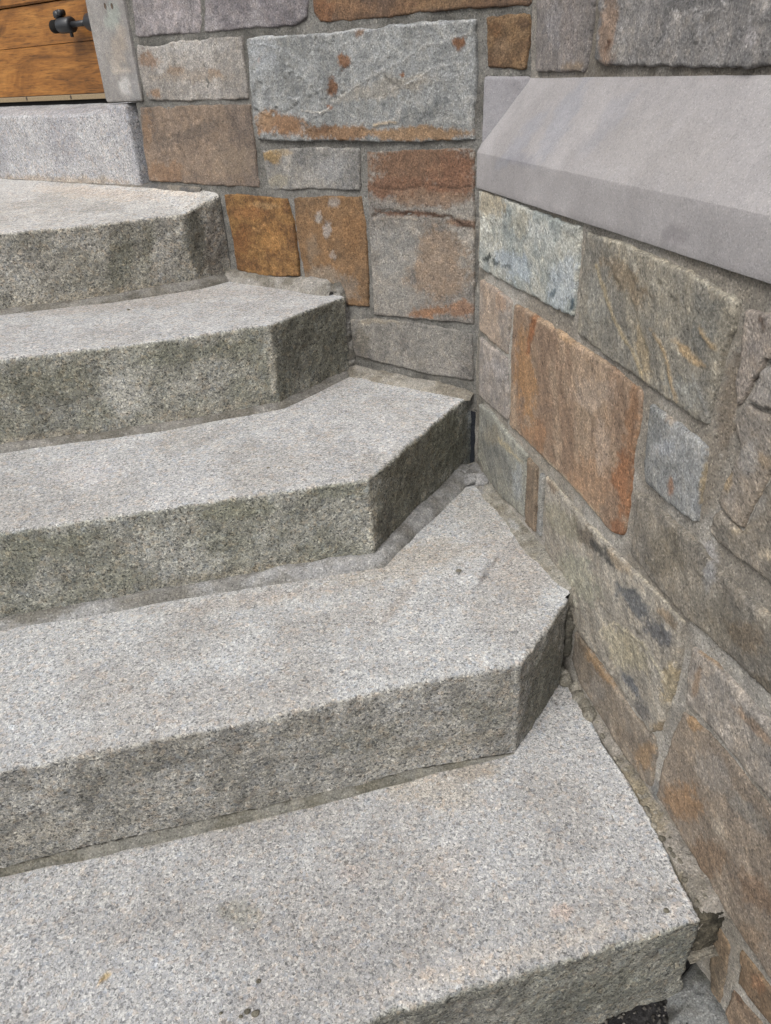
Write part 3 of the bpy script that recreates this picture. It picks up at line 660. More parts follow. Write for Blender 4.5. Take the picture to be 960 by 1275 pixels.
S([(308, 47), (344, 44), (397, 42), (450, 35), (470, 36), (485, 31), (528, 27), (593, 23), (594, 124), (590, 135), (591, 175), (492, 177), (422, 175), (369, 176), (322, 174), (317, 142)], (150, 152, 150), (128, 130, 128), seed=5, amp=.005, terr=.006, proud=.009, tdir=(1, .42), step=.0028, veins=[([(385, 147), (402, 141), (430, 116), (462, 96), (480, 86)], 1.2, (192, 190, 184), .6, .0018), ([(466, 88), (500, 76), (530, 57), (552, 52), (574, 44), (592, 40)], 1.2, (194, 194, 192), .55, .0018), ([(500, 108), (520, 98), (540, 84), (580, 76)], 1.2, (190, 190, 186), .6, .0015),
          ([(312, 52), (350, 60), (372, 74)], 1.2, (186, 190, 192), .6, .0012), ([(375, 138), (395, 140), (410, 137)], 1.6, (198, 192, 180), .7, .0015), ([(455, 40), (450, 48), (430, 54), (420, 60)], 1.2, (196, 196, 192), .6, .0015), ([(490, 150), (500, 130), (496, 152)], 1.2, (196, 190, 180), .5, .001), ([(322, 122), (350, 118), (372, 124)], 1.4, (190, 192, 192), .6, .001),
          ([(466, 156), (480, 153), (492, 152)], 2.2, (200, 170, 134), .7, .002), ([(308, 47), (397, 43), (450, 37), (485, 33), (530, 29), (592, 25)], 2.0, (190, 192, 192), .7, .0), ([(515, 100), (545, 92), (560, 96), (590, 88)], 1.1, (186, 186, 184), .5, .001), ([(340, 90), (352, 104), (366, 100), (372, 112)], 1.1, (120, 122, 122), .5, -.001), ([(395, 52), (380, 66), (384, 80)], 1.1, (186, 188, 188), .5, .001), ([(430, 116), (428, 134), (440, 146)], 1.1, (186, 182, 172), .5, .001), ([(556, 120), (575, 128), (590, 122)], 1.1, (186, 186, 184), .5, .001)],
  blobs=[(350, 155, 36, 16, 6, (158, 112, 74), .95), (420, 165, 60, 12, 2, (150, 108, 72), .95), (520, 166, 80, 10, 0, (156, 118, 82), .95), (330, 148, 14, 10, 0, (168, 128, 92), .8), (400, 160, 14, 8, 0, (122, 84, 56), .7),
         (413, 106, 7, 13, 8, (128, 84, 54), .95), (428, 77, 7, 10, 10, (140, 92, 58), .95), (571, 53, 7, 9, 8, (142, 90, 52), .95), (447, 40, 7, 6, 0, (140, 102, 74), .8), (500, 92, 3.5, 4, 0, (160, 98, 56), .9), (323, 75, 3, 4, 0, (150, 100, 66), .8), (411, 134, 3, 4, 0, (150, 92, 56), .9),
         (480, 110, 70, 14, -12, (158, 146, 128), .5), (330, 60, 20, 40, 0, (172, 176, 178), .5), (570, 150, 40, 4, 0, (176, 176, 170), .6)], label='largest grey stone with a rust band along its bottom edge and rust spots')
S([(175, 133), (312, 130), (317, 173), (324, 234), (250, 230), (187, 225), (180, 187)], (146, 122, 102), (120, 104, 92), seed=6, terr=.003,
  blobs=[(205, 215, 30, 14, 0, (152, 112, 80), .7), (183, 160, 8, 30, 0, (150, 112, 80), .7), (240, 165, 50, 12, -20, (104, 92, 82), .6), (290, 200, 30, 26, 0, (148, 126, 104), .5)], label='tan brown stone beside the granite threshold')
S([(327, 187), (386, 183), (448, 184), (450, 212), (450, 237), (386, 235), (335, 237), (331, 212)], (152, 148, 140), (128, 126, 122), seed=7, terr=.002,
  blobs=[(338, 196, 14, 8, 0, (166, 128, 76), .9), (352, 190, 14, 5, 0, (168, 138, 96), .6), (345, 225, 20, 8, 0, (158, 146, 120), .5), (410, 208, 24, 18, 0, (160, 160, 158), .5)], label='small pale stone with an ochre corner under the largest stone')
S([(456, 188), (592, 184), (591, 404), (535, 398), (466, 392), (462, 316), (458, 239)], (148, 142, 132), (130, 124, 116), seed=8, mat=M_RUST, amp=.004, terr=.002, veins=[([(462, 268), (485, 262), (500, 266), (530, 266), (548, 270), (560, 268), (575, 280), (591, 284)], 2.0, (84, 58, 42), .85, -.003), ([(464, 232), (500, 236), (530, 230), (560, 234), (590, 232)], 1.6, (92, 66, 50), .7, -.002), ([(466, 272), (490, 270), (520, 272)], 1.6, (176, 160, 140), .5, .0015)],
  blobs=[(525, 205, 90, 30, 0, (134, 96, 70), .98), (500, 235, 70, 16, 0, (132, 90, 64), .95), (570, 220, 36, 36, 0, (136, 92, 66), .95), (540, 248, 60, 12, 0, (144, 112, 88), .85), (510, 266, 50, 4, 4, (116, 78, 56), .9), (575, 278, 24, 5, 4, (120, 80, 56), .8),
         (545, 330, 40, 50, 10, (156, 124, 96), .65), (535, 388, 30, 8, -8, (164, 110, 70), .85), (575, 385, 22, 10, 0, (160, 108, 72), .75), (490, 310, 30, 40, 0, (150, 148, 142), .6), (500, 370, 30, 20, 0, (146, 142, 134), .6)], label='tall stone in the corner, rust red above and grey below')
S([(280, 242), (320, 243), (358, 247), (366, 277), (374, 327), (373, 344), (335, 344), (296, 337), (290, 296)], (158, 108, 50), (128, 84, 42), seed=9, mat=M_RUST, amp=.006, terr=.004, proud=.008, af=40,
  blobs=[(300, 300, 16, 20, 0, (138, 84, 36), .7), (310, 265, 20, 12, 0, (156, 96, 44), .6), (340, 300, 20, 20, 0, (178, 118, 48), .6), (330, 255, 24, 5, 0, (184, 138, 84), .6)], label='bright orange stone beside the end of the top step', low=.5)
S([(367, 246), (410, 244), (451, 245), (456, 277), (460, 354), (460, 382), (440, 381), (410, 372), (381, 350), (371, 296)], (148, 106, 66), (128, 96, 66), seed=10, mat=M_RUST, amp=.004, terr=.002,
  blobs=[(397, 270, 5, 10, 0, (160, 154, 146), .8), (409, 285, 5, 12, 0, (158, 150, 142), .8), (416, 252, 6, 8, 0, (156, 150, 142), .7), (416, 318, 4, 7, 0, (150, 140, 130), .7), (400, 345, 30, 14, 0, (154, 136, 116), .7), (430, 360, 20, 20, 0, (140, 128, 114), .6), (388, 310, 10, 22, 0, (140, 122, 102), .5), (440, 290, 14, 30, 0, (144, 98, 54), .6)], label='brown stone with grey flecks right of the bright orange stone')
S([(437, 398), (466, 396), (520, 402), (589, 414), (591, 474), (535, 466), (481, 452), (443, 443)], (136, 132, 124), (116, 112, 106), seed=11, amp=.005, terr=.003,
  blobs=[(560, 455, 30, 14, 0, (146, 140, 132), .5), (450, 425, 10, 20, 0, (120, 112, 98), .6), (470, 400, 30, 4, 4, (150, 136, 114), .6)], label='long grey stone at the foot of the corner above the middle step')
S([(606, 21), (661, 17), (661, 50), (657, 86), (607, 84)], (142, 106, 70), (108, 78, 54), seed=12, mat=M_RUST, terr=.002, blobs=[(625, 60, 14, 16, 0, (150, 116, 84), .6), (650, 30, 10, 8, 0, (96, 70, 50), .7), (615, 35, 10, 10, 0, (130, 88, 52), .7)], label='small brown stone above the sloped coping')
S([(603, 95), (661, 95), (664, 170), (600, 188)], (140, 138, 141), (134, 131, 134), seed=13, mat=M_LIME, amp=.0004, step=.005, proud=.006, edge=.003, jag=.0003, label='flat limestone block behind the end of the sloped coping', low=.1)
# generic stones outside the picture: rows above, and left of the door
def rows(n, dirv, off, parent, t0, t1, z0, z1, seed, step=.02, palette=None, mats=(M_FIELD,)):
    r = np.random.default_rng(seed); z = z0; i = 0
    while z < z1 - .03:
        hgt = min(.10 + .12 * r.random(), z1 - z); t = t0 - .0
        while t < t1 - .02:
            wd = .14 + .26 * r.random(); wd = min(wd, t1 - t)
            if t1 - (t + wd) < .08: wd = t1 - t
            g = .006; a = [(t + g, z + g), (t + wd - g, z + g + .004 * r.random()), (t + wd - g, z + hgt - g), (t + g, z + hgt - g - .004 * r.random())]
            c = palette[r.integers(len(palette))]
            build_stone(a, n, dirv, off, mats[r.integers(len(mats))], parent, c[0], c[1], seed=seed * 50 + i, step=step, world=True, terr=.003)
            t += wd; i += 1
        z += hgt
PAL = [((150, 146, 142), (128, 124, 120)), ((142, 106, 74), (120, 92, 70)), ((146, 126, 106), (122, 108, 94)), ((140, 138, 134), (120, 112, 100)), ((154, 112, 66), (130, 98, 60))]
rows(NF, FD, .0, fac, -.085, .79, .395, 1.35, 5, palette=PAL, mats=(M_FIELD, M_RUST))

# door jambs, lintel and granite threshold
JL = (150, 146, 141)
def tz(px, off=0.): q = onpl(px, NF, off); return float((q - off * NF) @ FD), float(q[2])
tj0 = tz((167, 60))[0] - .004; tj1 = .5 * (tz((112, 0))[0] + tz((134, 127))[0]); zj = tz((150, 127))[1]
def jamb(t0, t1, label, sd, blobs=()):
    prof = [(.008, zj), (.008, 1.32), (-.16, 1.32), (-.16, zj)]
    return prism('door_jamb', prof, FD, NF, t0, t1, 0., M_JAMB, fac, JL, (138, 134, 130), blobs, sd, .008, .0010, .003, label=label, low=.3, af=14)
jamb(tj0, tj1, 'grey limestone door jamb with two small plug holes', 3,
     [(141, 20, 10, 20, 0, (150, 158, 148), .7), (146, 60, 12, 30, 10, (170, 152, 132), .5), (150, 87, 14, 4, 0, (190, 176, 158), .6), (155, 105, 8, 14, 0, (188, 186, 182), .7), (168, 110, 6, 30, 0, (134, 134, 134), .6), (130, 90, 5, 40, 10, (134, 130, 124), .5)])
DW = .92
jamb(tj1 + DW, tj1 + DW + .12, 'limestone door jamb on the far left of the door', 4)
lt = prism('lintel', [(.009, 1.322), (.009, 1.5), (-.16, 1.5), (-.16, 1.322)], FD, NF, tj0, tj1 + DW + .12, 0., M_LIME, fac, JL, (148, 144, 138), (), 6, .03, .001, .003)
for px in ((130.5, 7.5), (139, 7.5)):
    q = onpl(px, NF, .0088); t_ = float(q @ FD); a_ = np.linspace(0, 2 * math.pi, 17)[:-1]
    V = np.array([q + FD * math.cos(x) * .0032 + Z3 * math.sin(x) * .0052 for x in a_] + [q - NF * .004 + FD * math.cos(x) * .0028 + Z3 * math.sin(x) * .0046 for x in a_])
    V = np.vstack([V, q + NF * .0006]); F = [(i, (i + 1) % 16, 32) for i in range(16)] + [(i, (i + 1) % 16, 16 + (i + 1) % 16, 16 + i) for i in range(16)]
    link('plug_hole', V, F, plain('plug_hole_brown', (92, 76, 64), .9, .1) if px[0] < 135 else bpy.data.materials['plug_hole_brown'], fac)
tt0 = tz((183, 222))[0] + .012
zt = tz((150, 131))[1] - .001
prof = [(.010, .004), (.010, tz((0, 144))[1] - .002), (-.02, zt - .006), (-.09, zt + .004), (-.30, zt + .008), (-.30, .004)]
ob = prism('threshold', [(a, b) for a, b in prof], FD, NF, tt0, tj1 + DW + .10, .0, M_GRAN, fac, (172, 171, 171), (158, 157, 159),
      [(60, 225, 120, 7, 2, (176, 152, 124), .6), (174, 170, 8, 50, 10, (180, 184, 190), .4)], 8, .007, .0010, .004, label='light grey granite threshold block under the door', low=.3)
prism('threshold_seat', [(.0095, zt - .03), (.0095, zj - .004), (-.16, zj - .004), (-.16, zt - .03)], FD, NF, tt0 + .002, tj1 + .002, 0., M_GRAN, fac, (180, 178, 178), (160, 158, 160), (), 9, .007, .0018, .004, low=.3)
# dark mortar line at the foot of threshold
fillet([facpt(t, .020) for t in (1.9, 1.2, .9, .78, .69)], [NF] * 5, [.012, .012, .016, .014, .012], [.004, .004, .006, .008, .008], 31, (124, 116, 104), (84, 84, 84), name='mortar_joint', parent=fac, rough=.0015)
# far left wall part
mortar_sheet(NF, FD, .0, tj1 + DW + .12, tj1 + DW + .9, -.36, 2.3, .03, fac, FM, FM2, 14)
rows(NF, FD, .0, fac, tj1 + DW + .13, tj1 + DW + .85, .03, 1.35, 6, palette=PAL, mats=(M_FIELD, M_RUST))
rows(NF, FD, .0, fac, .8, tj1 + DW + .85, 1.51, 1.9, 16, palette=PAL, mats=(M_FIELD, M_RUST))

# ------------------------------------------------------------------ the door
DO = -.085
door = thing('wooden_door', facpt(tj1 + DW / 2, zt, DO), 'oiled brown oak door of horizontal boards with a pale strip at its foot', 'door')
def dz(px, off): q = onpl(px, NF, off); return float(q[2])
z_s0, z_s1 = .5 * (dz((0, 128), DO + .006) + dz((130, 123), DO + .006)), .5 * (dz((0, 121), DO + .006) + dz((130, 117.5), DO + .006))
z_1, z_2 = .5 * (dz((0, 62), DO) + dz((116, 51), DO)), .5 * (dz((0, 13), DO) + dz((105, -6), DO))
def bar(name, t0, t1, z0, z1, d0, d1, mat, parent, bev=.0025, label=None):
    b, V, F = bev, [], []
    sec = [(d1, z0 + b), (d1, z1 - b), (d1 - b, z1), (d0, z1), (d0, z0), (d1 - b, z0)]
    for t_ in (t0, t1):
        for (d_, z_) in sec: V.append(facpt(t_, z_, d_))
    for i in range(6): j = (i + 1) % 6; F.append((i, j, 6 + j, 6 + i))
    F += [tuple(range(5, -1, -1)), tuple(range(6, 12))]
    return link(name, V, F, mat, parent, smooth=False, label=label)
zb = [z_s1 + .001, z_1 - .0005, z_1 + .0005, z_2 - .001]
bar('board', tj1 - .01, tj1 + DW + .01, z_s1 + .001, z_1 - .0004, DO - .045, DO, M_OAK, door, .001)
bar('board', tj1 - .01, tj1 + DW + .01, z_1 + .0004, z_2 - .001, DO - .045, DO + .0005, M_OAK, door, .001)
zz = z_2 + .001
for i in range(7):
    z1_ = zz + .155; bar('board', tj1 - .01, tj1 + DW + .01, zz, min(z1_ - .001, 1.33), DO - .045, DO + .008 - .0005 * (i % 2), M_OAK, door, .004); zz = z1_
bar('foot_strip', tj1 - .01, tj1 + DW + .01, z_s0, z_s1, DO - .02, DO + .006, M_STRIP, door, .001, label='pale weathered strip along the foot of the door')
bar('gap_shade_strip', tj1 - .01, tj1 + DW + .01, zt - .004, z_s0 - .0005, DO - .03, DO - .002, M_GAP, door, .001)  # dark bar painting in the shade of the gap below the foot strip
for px in ((33, 123), (88, 121)):
    q = onpl(px, NF, DO + .0066); V = [q + FD * math.cos(x) * .0035 + Z3 * math.sin(x) * .0045 for x in np.linspace(0, 2 * math.pi, 13)[:-1]]
    V += [v_ - NF * .003 for v_ in V]; F = [tuple(range(12))] + [(i, (i + 1) % 12, 12 + (i + 1) % 12, 12 + i) for i in range(12)]
    link('screw_head', V, F, plain('screw_dark', (58, 40, 28), .6) if 'screw_dark' not in bpy.data.materials else bpy.data.materials['screw_dark'], door, smooth=False)

# ------------------------------------------------------------------ black iron door holder on the jamb
HO = -.042
h0 = onpl((112.5, 27.5), NF, HO); tH = float((h0 - HO * NF) @ FD); zH = float(h0[2])
hold = thing('door_holder', facpt(tH, zH, HO), 'black iron door holder with round collar sticking out from the door jamb', 'door holder')
def lathe(name, prof, axis, org, mat, parent, seg=24):
    axis = np.array(axis, float); u = np.cross(axis, Z3); u = u / np.linalg.norm(u) if np.linalg.norm(u) > .1 else np.array([1., 0, 0]); v = np.cross(axis, u)
    V = [org + axis * x + (u * math.cos(a) + v * math.sin(a)) * r for (x, r) in prof for a in np.linspace(0, 2 * math.pi, seg + 1)[:-1]]
    F = [(i * seg + j, i * seg + (j + 1) % seg, (i + 1) * seg + (j + 1) % seg, (i + 1) * seg + j) for i in range(len(prof) - 1) for j in range(seg)]
    F += [tuple(range(seg - 1, -1, -1)), tuple((len(prof) - 1) * seg + j for j in range(seg))]
    ob = link(name, V, F, mat, parent)
    return ob
def tat(px): q = onpl(px, NF, HO); return float((q - HO * NF) @ FD)
tA, tB, tC, tE = tat((88, 26)), tat((88, 26)), tat((75, 27)), tat((66, 28))
org = facpt(0, zH, HO)
lathe('flange', [(tj1 - .006, .0250), (tj1 - .002, .0250), (tH + .002, .0175), (tH + .010, .0090), (tH + .020, .0066)], FD, org, M_IRON, hold)
lathe('rod', [(tH + .004, .0062), (tA + .006, .0062)], FD, org, M_IRON, hold)
lathe('collar', [(tA - .004, .010), (tA - .003, .0125), (tA, .0160), (tC, .0160), (tC + .002, .0150)], FD, org, M_IRON, hold)
lathe('rubber_tip', [(tC - .002, .0140), (tE - .001, .0138), (tE, .0125)], FD, org, M_GAP, hold)
lathe('rod', [(-.022, .0036), (-.016, .0042), (0, .0036)], Z3, facpt(tA + .007, zH - .002, HO), M_IRON, hold, 12)
kc = onpl((74, 17), NF, HO)
for i, (dx, dz_) in enumerate(((-.010, .0), (-.002, .004), (.008, .004))):
    pass
lathe('latch_knob', [(-.011, .004), (-.010, .0078), (-.004, .0095), (.004, .0095), (.009, .0078), (.010, .004)], NF, facpt(float((kc - HO * NF) @ FD) + .005, float(kc[2]) - .002, HO), M_IRON, hold)
lathe('latch_knob', [(-.009, .004), (-.008, .0066), (.007, .0066), (.008, .004)], NF, facpt(float((kc - HO * NF) @ FD) - .0065, float(kc[2]) + .0015, HO), M_IRON, hold)

# ------------------------------------------------------------------ the side wall
side = thing('stone_wall', WD * .5 + Z3 * ZG, 'wall of brown and grey stones right of the steps, with a smooth sloped coping', 'wall', kind='thing')
SM, SM2 = (160, 155, 145), (140, 132, 119)
CMB = [(882, 690, 14, 22, -20, (168, 164, 160), .8), (843, 890, 8, 60, 18, (140, 136, 128), .6), (815, 990, 6, 20, 10, (110, 112, 112), .8), (598, 450, 5, 200, 0, (112, 108, 98), .8), (910, 500, 16, 80, 10, (130, 114, 96), .8),
       (880, 600, 10, 60, 8, (138, 126, 110), .7), (870, 1080, 12, 50, -35, (132, 128, 118), .7), (858, 1050, 5, 24, -35, (168, 166, 162), .7), (700, 620, 50, 5, 50, (176, 166, 148), .6)]
mortar_sheet(NW, WD, .0022, -.004, 1.12, -.84, .052, .0055, side, SM, SM2, 8, .0026, CMB)
mortar_sheet(NW, WD, .0, 1.12, 2.6, -.84, .052, .04, side, SM, SM2, 9)
UO = -.0525
W_ = lambda *a, **k: build_stone(a[0], NW, WD, k.pop('off', .001), k.pop('mat', M_SCHIST), side, *a[1:], **dict(dict(proud=.0065, edge=.0028, amp=.003), **k))
def stk(ang, st):
    ca, sa = math.cos(ang * D), math.sin(ang * D)
    def f(V):
        t = V @ WD; z = V[:, 2]; return np.c_[(t * ca + z * sa) * st, -t * sa + z * ca, V @ NW]
    return f
W_([(599, 237), (630, 247), (660, 260), (723, 283), (721, 320), (715, 394), (690, 384), (650, 362), (618, 346), (599, 334), (598, 290)], (158, 158, 148), (130, 136, 132), seed=101, mat=M_SCHIST2, terr=.004, amp=.005, af=20,
   blobs=[(610, 250, 20, 24, 30, (156, 142, 118), .8), (640, 330, 30, 16, 30, (148, 158, 164), .8), (700, 350, 20, 40, 10, (156, 164, 168), .7), (712, 378, 3, 13, 8, (52, 70, 80), .9), (606, 320, 5, 5, 30, (50, 56, 54), .9), (617, 327, 6, 4, 30, (56, 62, 60), .8), (630, 332, 6, 3, 30, (60, 66, 64), .7),
          (675, 290, 24, 16, 30, (168, 170, 164), .7), (690, 366, 8, 3, -50, (70, 84, 92), .8), (650, 280, 14, 20, 20, (146, 138, 118), .5)], label='pale blue white stone under the left end of the coping')
W_([(730, 288), (770, 300), (817, 319), (870, 343), (920, 375), (914, 410), (903, 442), (891, 491), (883, 530), (850, 508), (814, 482), (765, 450), (721, 416), (725, 340)], (136, 128, 112), (116, 112, 102), seed=102, amp=.005, terr=.003, streak=stk(-65, .2), af=30, veins=[([(742, 330), (765, 400), (790, 440), (800, 470)], 2.5, (168, 144, 104), .6, .001), ([(812, 410), (828, 440), (836, 480), (842, 500)], 2.5, (166, 134, 92), .7, .001), ([(870, 405), (884, 430), (902, 440)], 3, (172, 138, 92), .7, .001), ([(862, 465), (876, 500), (884, 525)], 2, (158, 156, 148), .6, .001), ([(733, 290), (780, 305), (850, 338), (915, 372)], 2, (166, 158, 138), .6, 0), ([(760, 340), (790, 380), (806, 440)], 1.6, (84, 78, 62), .5, -.001), ([(820, 350), (850, 390), (870, 450)], 1.6, (88, 80, 64), .5, -.001)],
   blobs=[(780, 350, 40, 20, 45, (120, 96, 68), .6), (800, 440, 8, 40, -12, (160, 132, 92), .5), (860, 440, 30, 6, 40, (168, 134, 90), .7), (740, 380, 16, 40, 0, (136, 134, 124), .6), (880, 400, 24, 40, 0, (104, 104, 98), .6), (850, 490, 30, 16, 40, (122, 124, 120), .6), (835, 480, 4, 30, -20, (150, 146, 134), .5)], label='large streaked olive brown stone under the coping')
W_([(598, 347), (620, 360), (637, 374), (635, 409), (633, 441), (615, 428), (598, 410)], (152, 132, 114), (134, 124, 114), seed=103, terr=.002, blobs=[(625, 375, 12, 12, 0, (164, 128, 100), .6)])
W_([(598, 419), (611, 431), (632, 446), (633, 480), (634, 523), (611, 506), (597, 493)], (144, 134, 124), (126, 120, 114), seed=104, terr=.002, blobs=[(620, 460, 16, 10, 40, (156, 150, 146), .5)])
W_([(642, 378), (667, 391), (704, 417), (753, 450), (801, 488), (799, 523), (789, 572), (783, 629), (777, 666), (765, 664), (745, 641), (704, 596), (667, 560), (636, 530), (638, 450)], (150, 124, 100), (134, 106, 84), seed=105, amp=.004, terr=.002, veins=[([(669, 392), (661, 410), (657, 440)], 3, (140, 84, 46), .85, -.001), ([(642, 379), (668, 392), (704, 418), (752, 451)], 2, (170, 142, 112), .6, 0), ([(790, 500), (784, 560), (780, 620)], 2, (118, 86, 62), .6, -.001), ([(636, 531), (667, 561), (704, 597), (745, 642)], 2, (178, 160, 132), .6, 0)], streak=stk(-80, .3), af=24,
   blobs=[(655, 470, 12, 70, -6, (160, 112, 66), .8), (662, 410, 5, 24, 12, (148, 92, 50), .9), (680, 400, 30, 6, 32, (164, 134, 104), .7), (705, 420, 14, 6, 30, (170, 130, 88), .6), (780, 600, 16, 50, 4, (142, 88, 50), .85), (788, 520, 10, 60, 4, (140, 96, 62), .7), (735, 600, 30, 40, 0, (156, 116, 84), .6), (670, 540, 16, 24, 0, (152, 104, 66), .6),
          (740, 490, 30, 24, 0, (156, 136, 118), .6), (750, 560, 10, 40, 0, (160, 140, 122), .5), (770, 655, 12, 12, 0, (136, 84, 50), .8)], label='large rust streaked stone in the middle of the right hand wall')
W_([(811, 501), (854, 532), (883, 556), (879, 596), (869, 651), (838, 628), (805, 599), (807, 548)], (132, 133, 131), (116, 117, 114), seed=106, terr=.002, blobs=[(884, 570, 6, 16, 0, (150, 122, 84), .7), (876, 600, 5, 40, 6, (142, 116, 76), .7), (838, 520, 8, 10, 0, (146, 124, 100), .6), (834, 605, 4, 12, 0, (150, 104, 76), .8), (830, 560, 14, 10, 0, (146, 150, 154), .5)], label='blue grey stone right of the large rust streaked stone')
W_([(598, 503), (612, 512), (631, 535), (657, 567), (654, 645), (625, 618), (604, 590), (597, 572)], (130, 129, 118), (114, 114, 107), seed=107, amp=.004, terr=.002, streak=stk(-40, .3), af=30, blobs=[(635, 560, 26, 3, 42, (164, 146, 112), .6), (645, 600, 6, 30, 0, (138, 142, 142), .6), (615, 540, 12, 16, 0, (134, 122, 100), .5)])
W_([(659, 569), (670, 582), (667, 663), (655, 650)], (132, 108, 86), (116, 98, 80), seed=108, terr=.001, step=.0035, jag=.0008)
W_([(674, 588), (678, 592), (674, 668), (669, 664)], (142, 140, 132), (120, 122, 122), seed=118, mat=M_MORT, terr=.0, step=.003, jag=.0004, edge=.002, label='thin grey sliver of stone in a joint')
W_([(681, 592), (705, 620), (735, 653), (770, 691), (808, 729), (853, 775), (850, 820), (839, 865), (822, 911), (812, 911), (790, 879), (757, 829), (738, 805), (719, 779), (708, 740), (678, 680)], (146, 139, 126), (130, 123, 111), seed=109, mat=M_SCHIST2, amp=.005, terr=.005, streak=stk(-42, .3), af=26, tdir=(1, -.7), veins=[([(740, 790), (765, 775), (800, 800), (830, 850)], 1.8, (172, 160, 132), .6, .002), ([(700, 700), (740, 760), (760, 775)], 1.4, (100, 96, 82), .5, -.001), ([(681, 592), (735, 652), (808, 728), (853, 775)], 2, (170, 160, 138), .6, 0)],
   blobs=[(730, 670, 30, 10, 48, (96, 86, 74), .85), (750, 690, 24, 7, 48, (64, 64, 62), .85), (790, 750, 40, 12, 44, (84, 86, 88), .9), (820, 790, 24, 10, 44, (78, 80, 84), .8), (770, 700, 26, 6, 46, (140, 118, 92), .6), (830, 770, 20, 6, 46, (130, 108, 84), .7), (700, 650, 14, 36, -40, (126, 120, 100), .6),
          (720, 720, 22, 40, -30, (136, 134, 116), .7), (785, 850, 5, 26, -32, (80, 84, 90), .85), (800, 885, 8, 20, -40, (92, 90, 88), .8), (822, 905, 10, 8, 0, (140, 112, 76), .7), (835, 850, 10, 30, 10, (146, 126, 92), .7), (780, 810, 40, 20, 45, (150, 138, 110), .6), (690, 600, 14, 12, 40, (110, 88, 68), .7)], label='long greenish stone crossed by dark bands beside the fourth step')
W_([(719, 785), (733, 804), (757, 839), (790, 888), (816, 918), (819, 940), (811, 981), (801, 972), (773, 931), (747, 890), (723, 853), (713, 820)], (134, 120, 104), (118, 108, 96), seed=110, amp=.004, terr=.002, streak=stk(-48, .3), af=30,
   blobs=[(745, 830, 6, 40, -36, (150, 112, 72), .7), (805, 940, 14, 20, 0, (144, 110, 74), .7), (740, 860, 12, 20, 0, (130, 124, 116), .6), (780, 920, 30, 8, 50, (110, 94, 78), .5), (725, 800, 8, 16, 0, (108, 94, 78), .7)], label='narrow brown stone just above the bottom step')
W_([(797, 613), (830, 641), (866, 671), (905, 716), (960, 765), (1030, 830), (1030, 950), (960, 867), (890, 796), (858, 769), (820, 732), (787, 688)], (128, 119, 105), (112, 106, 96), seed=111, amp=.005, terr=.003, streak=stk(-40, .4), af=26,
   blobs=[(830, 690, 24, 30, 0, (104, 94, 78), .6), (890, 770, 50, 26, 44, (112, 104, 90), .6), (930, 790, 30, 20, 30, (104, 86, 66), .6), (885, 715, 8, 24, 10, (146, 146, 146), .5), (950, 850, 24, 12, 40, (92, 80, 64), .6), (880, 740, 20, 20, 0, (136, 130, 118), .4)], label='broad dark brown stone below the blue grey stone')
W_([(932, 384), (960, 393), (1010, 408), (1010, 440), (953, 448), (944, 468), (930, 488), (920, 508), (917, 480), (925, 430)], (146, 134, 122), (132, 122, 112), seed=112, terr=.003, blobs=[(948, 402, 3, 14, -10, (96, 76, 62), .8), (940, 430, 12, 12, 0, (134, 126, 120), .5)])
W_([(956, 456), (1010, 448), (1010, 530), (953, 508), (935, 496)], (150, 142, 132), (132, 128, 122), seed=113, terr=.002)
W_([(930, 501), (953, 513), (1010, 536), (1010, 570), (962, 588), (930, 648), (926, 657), (905, 640), (896, 622), (909, 590), (923, 560), (917, 520)], (140, 126, 110), (124, 116, 106), seed=114, mat=M_SCHIST2, terr=.003, blobs=[(905, 600, 6, 16, 10, (156, 130, 96), .7), (930, 570, 14, 24, 10, (146, 142, 136), .6), (952, 575, 8, 10, 0, (156, 130, 100), .6)])
W_([(964, 594), (1010, 574), (1010, 800), (960, 724), (893, 672), (887, 655), (896, 634), (926, 662)], (134, 124, 110), (118, 110, 98), seed=115, mat=M_SCHIST2, terr=.003, blobs=[(925, 660, 14, 8, 0, (164, 146, 120), .6), (900, 665, 14, 12, 40, (100, 96, 88), .7), (955, 690, 14, 8, 40, (176, 160, 136), .6), (940, 625, 20, 20, 0, (140, 136, 128), .5)])
W_([(864, 803), (893, 826), (933, 869), (1030, 978), (1030, 1090), (960, 994), (890, 907), (856, 876), (860, 830)], (142, 132, 120), (128, 122, 114), seed=116, amp=.004, terr=.003, streak=stk(-42, .35), af=26, blobs=[(880, 815, 30, 5, 40, (150, 116, 80), .7), (940, 905, 50, 6, 46, (142, 110, 82), .6), (900, 860, 24, 24, 0, (138, 132, 124), .5), (868, 850, 6, 20, 10, (140, 106, 74), .6)], label='brown grey stone below the broad dark brown stone')
W_([(850, 885), (890, 918), (960, 1005), (1040, 1105), (1040, 1340), (960, 1217), (929, 1166), (897, 1117), (860, 1058), (818, 990), (829, 940)], (136, 120, 103), (120, 106, 92), seed=117, amp=.006, terr=.004, streak=stk(-46, .35), af=24, tdir=(1, -.7),
   blobs=[(890, 960, 34, 20, 46, (132, 124, 114), .8), (930, 1010, 40, 14, 46, (118, 114, 106), .7), (850, 1000, 24, 30, -30, (146, 106, 68), .7), (880, 1070, 30, 30, 0, (118, 88, 62), .6), (896, 1030, 10, 16, -30, (158, 144, 126), .7), (940, 1110, 40, 20, 46, (112, 82, 58), .6), (865, 900, 14, 8, 30, (150, 112, 72), .7), (930, 1170, 24, 30, 46, (128, 100, 74), .5)], label='largest brown stone at the lower right, grey patch near its top')
W_([(896, 1150), (912, 1176), (908, 1205), (902, 1235), (897, 1262), (889, 1240), (886, 1190)], (124, 100, 76), (110, 94, 76), seed=119, terr=.002, off=-.002)
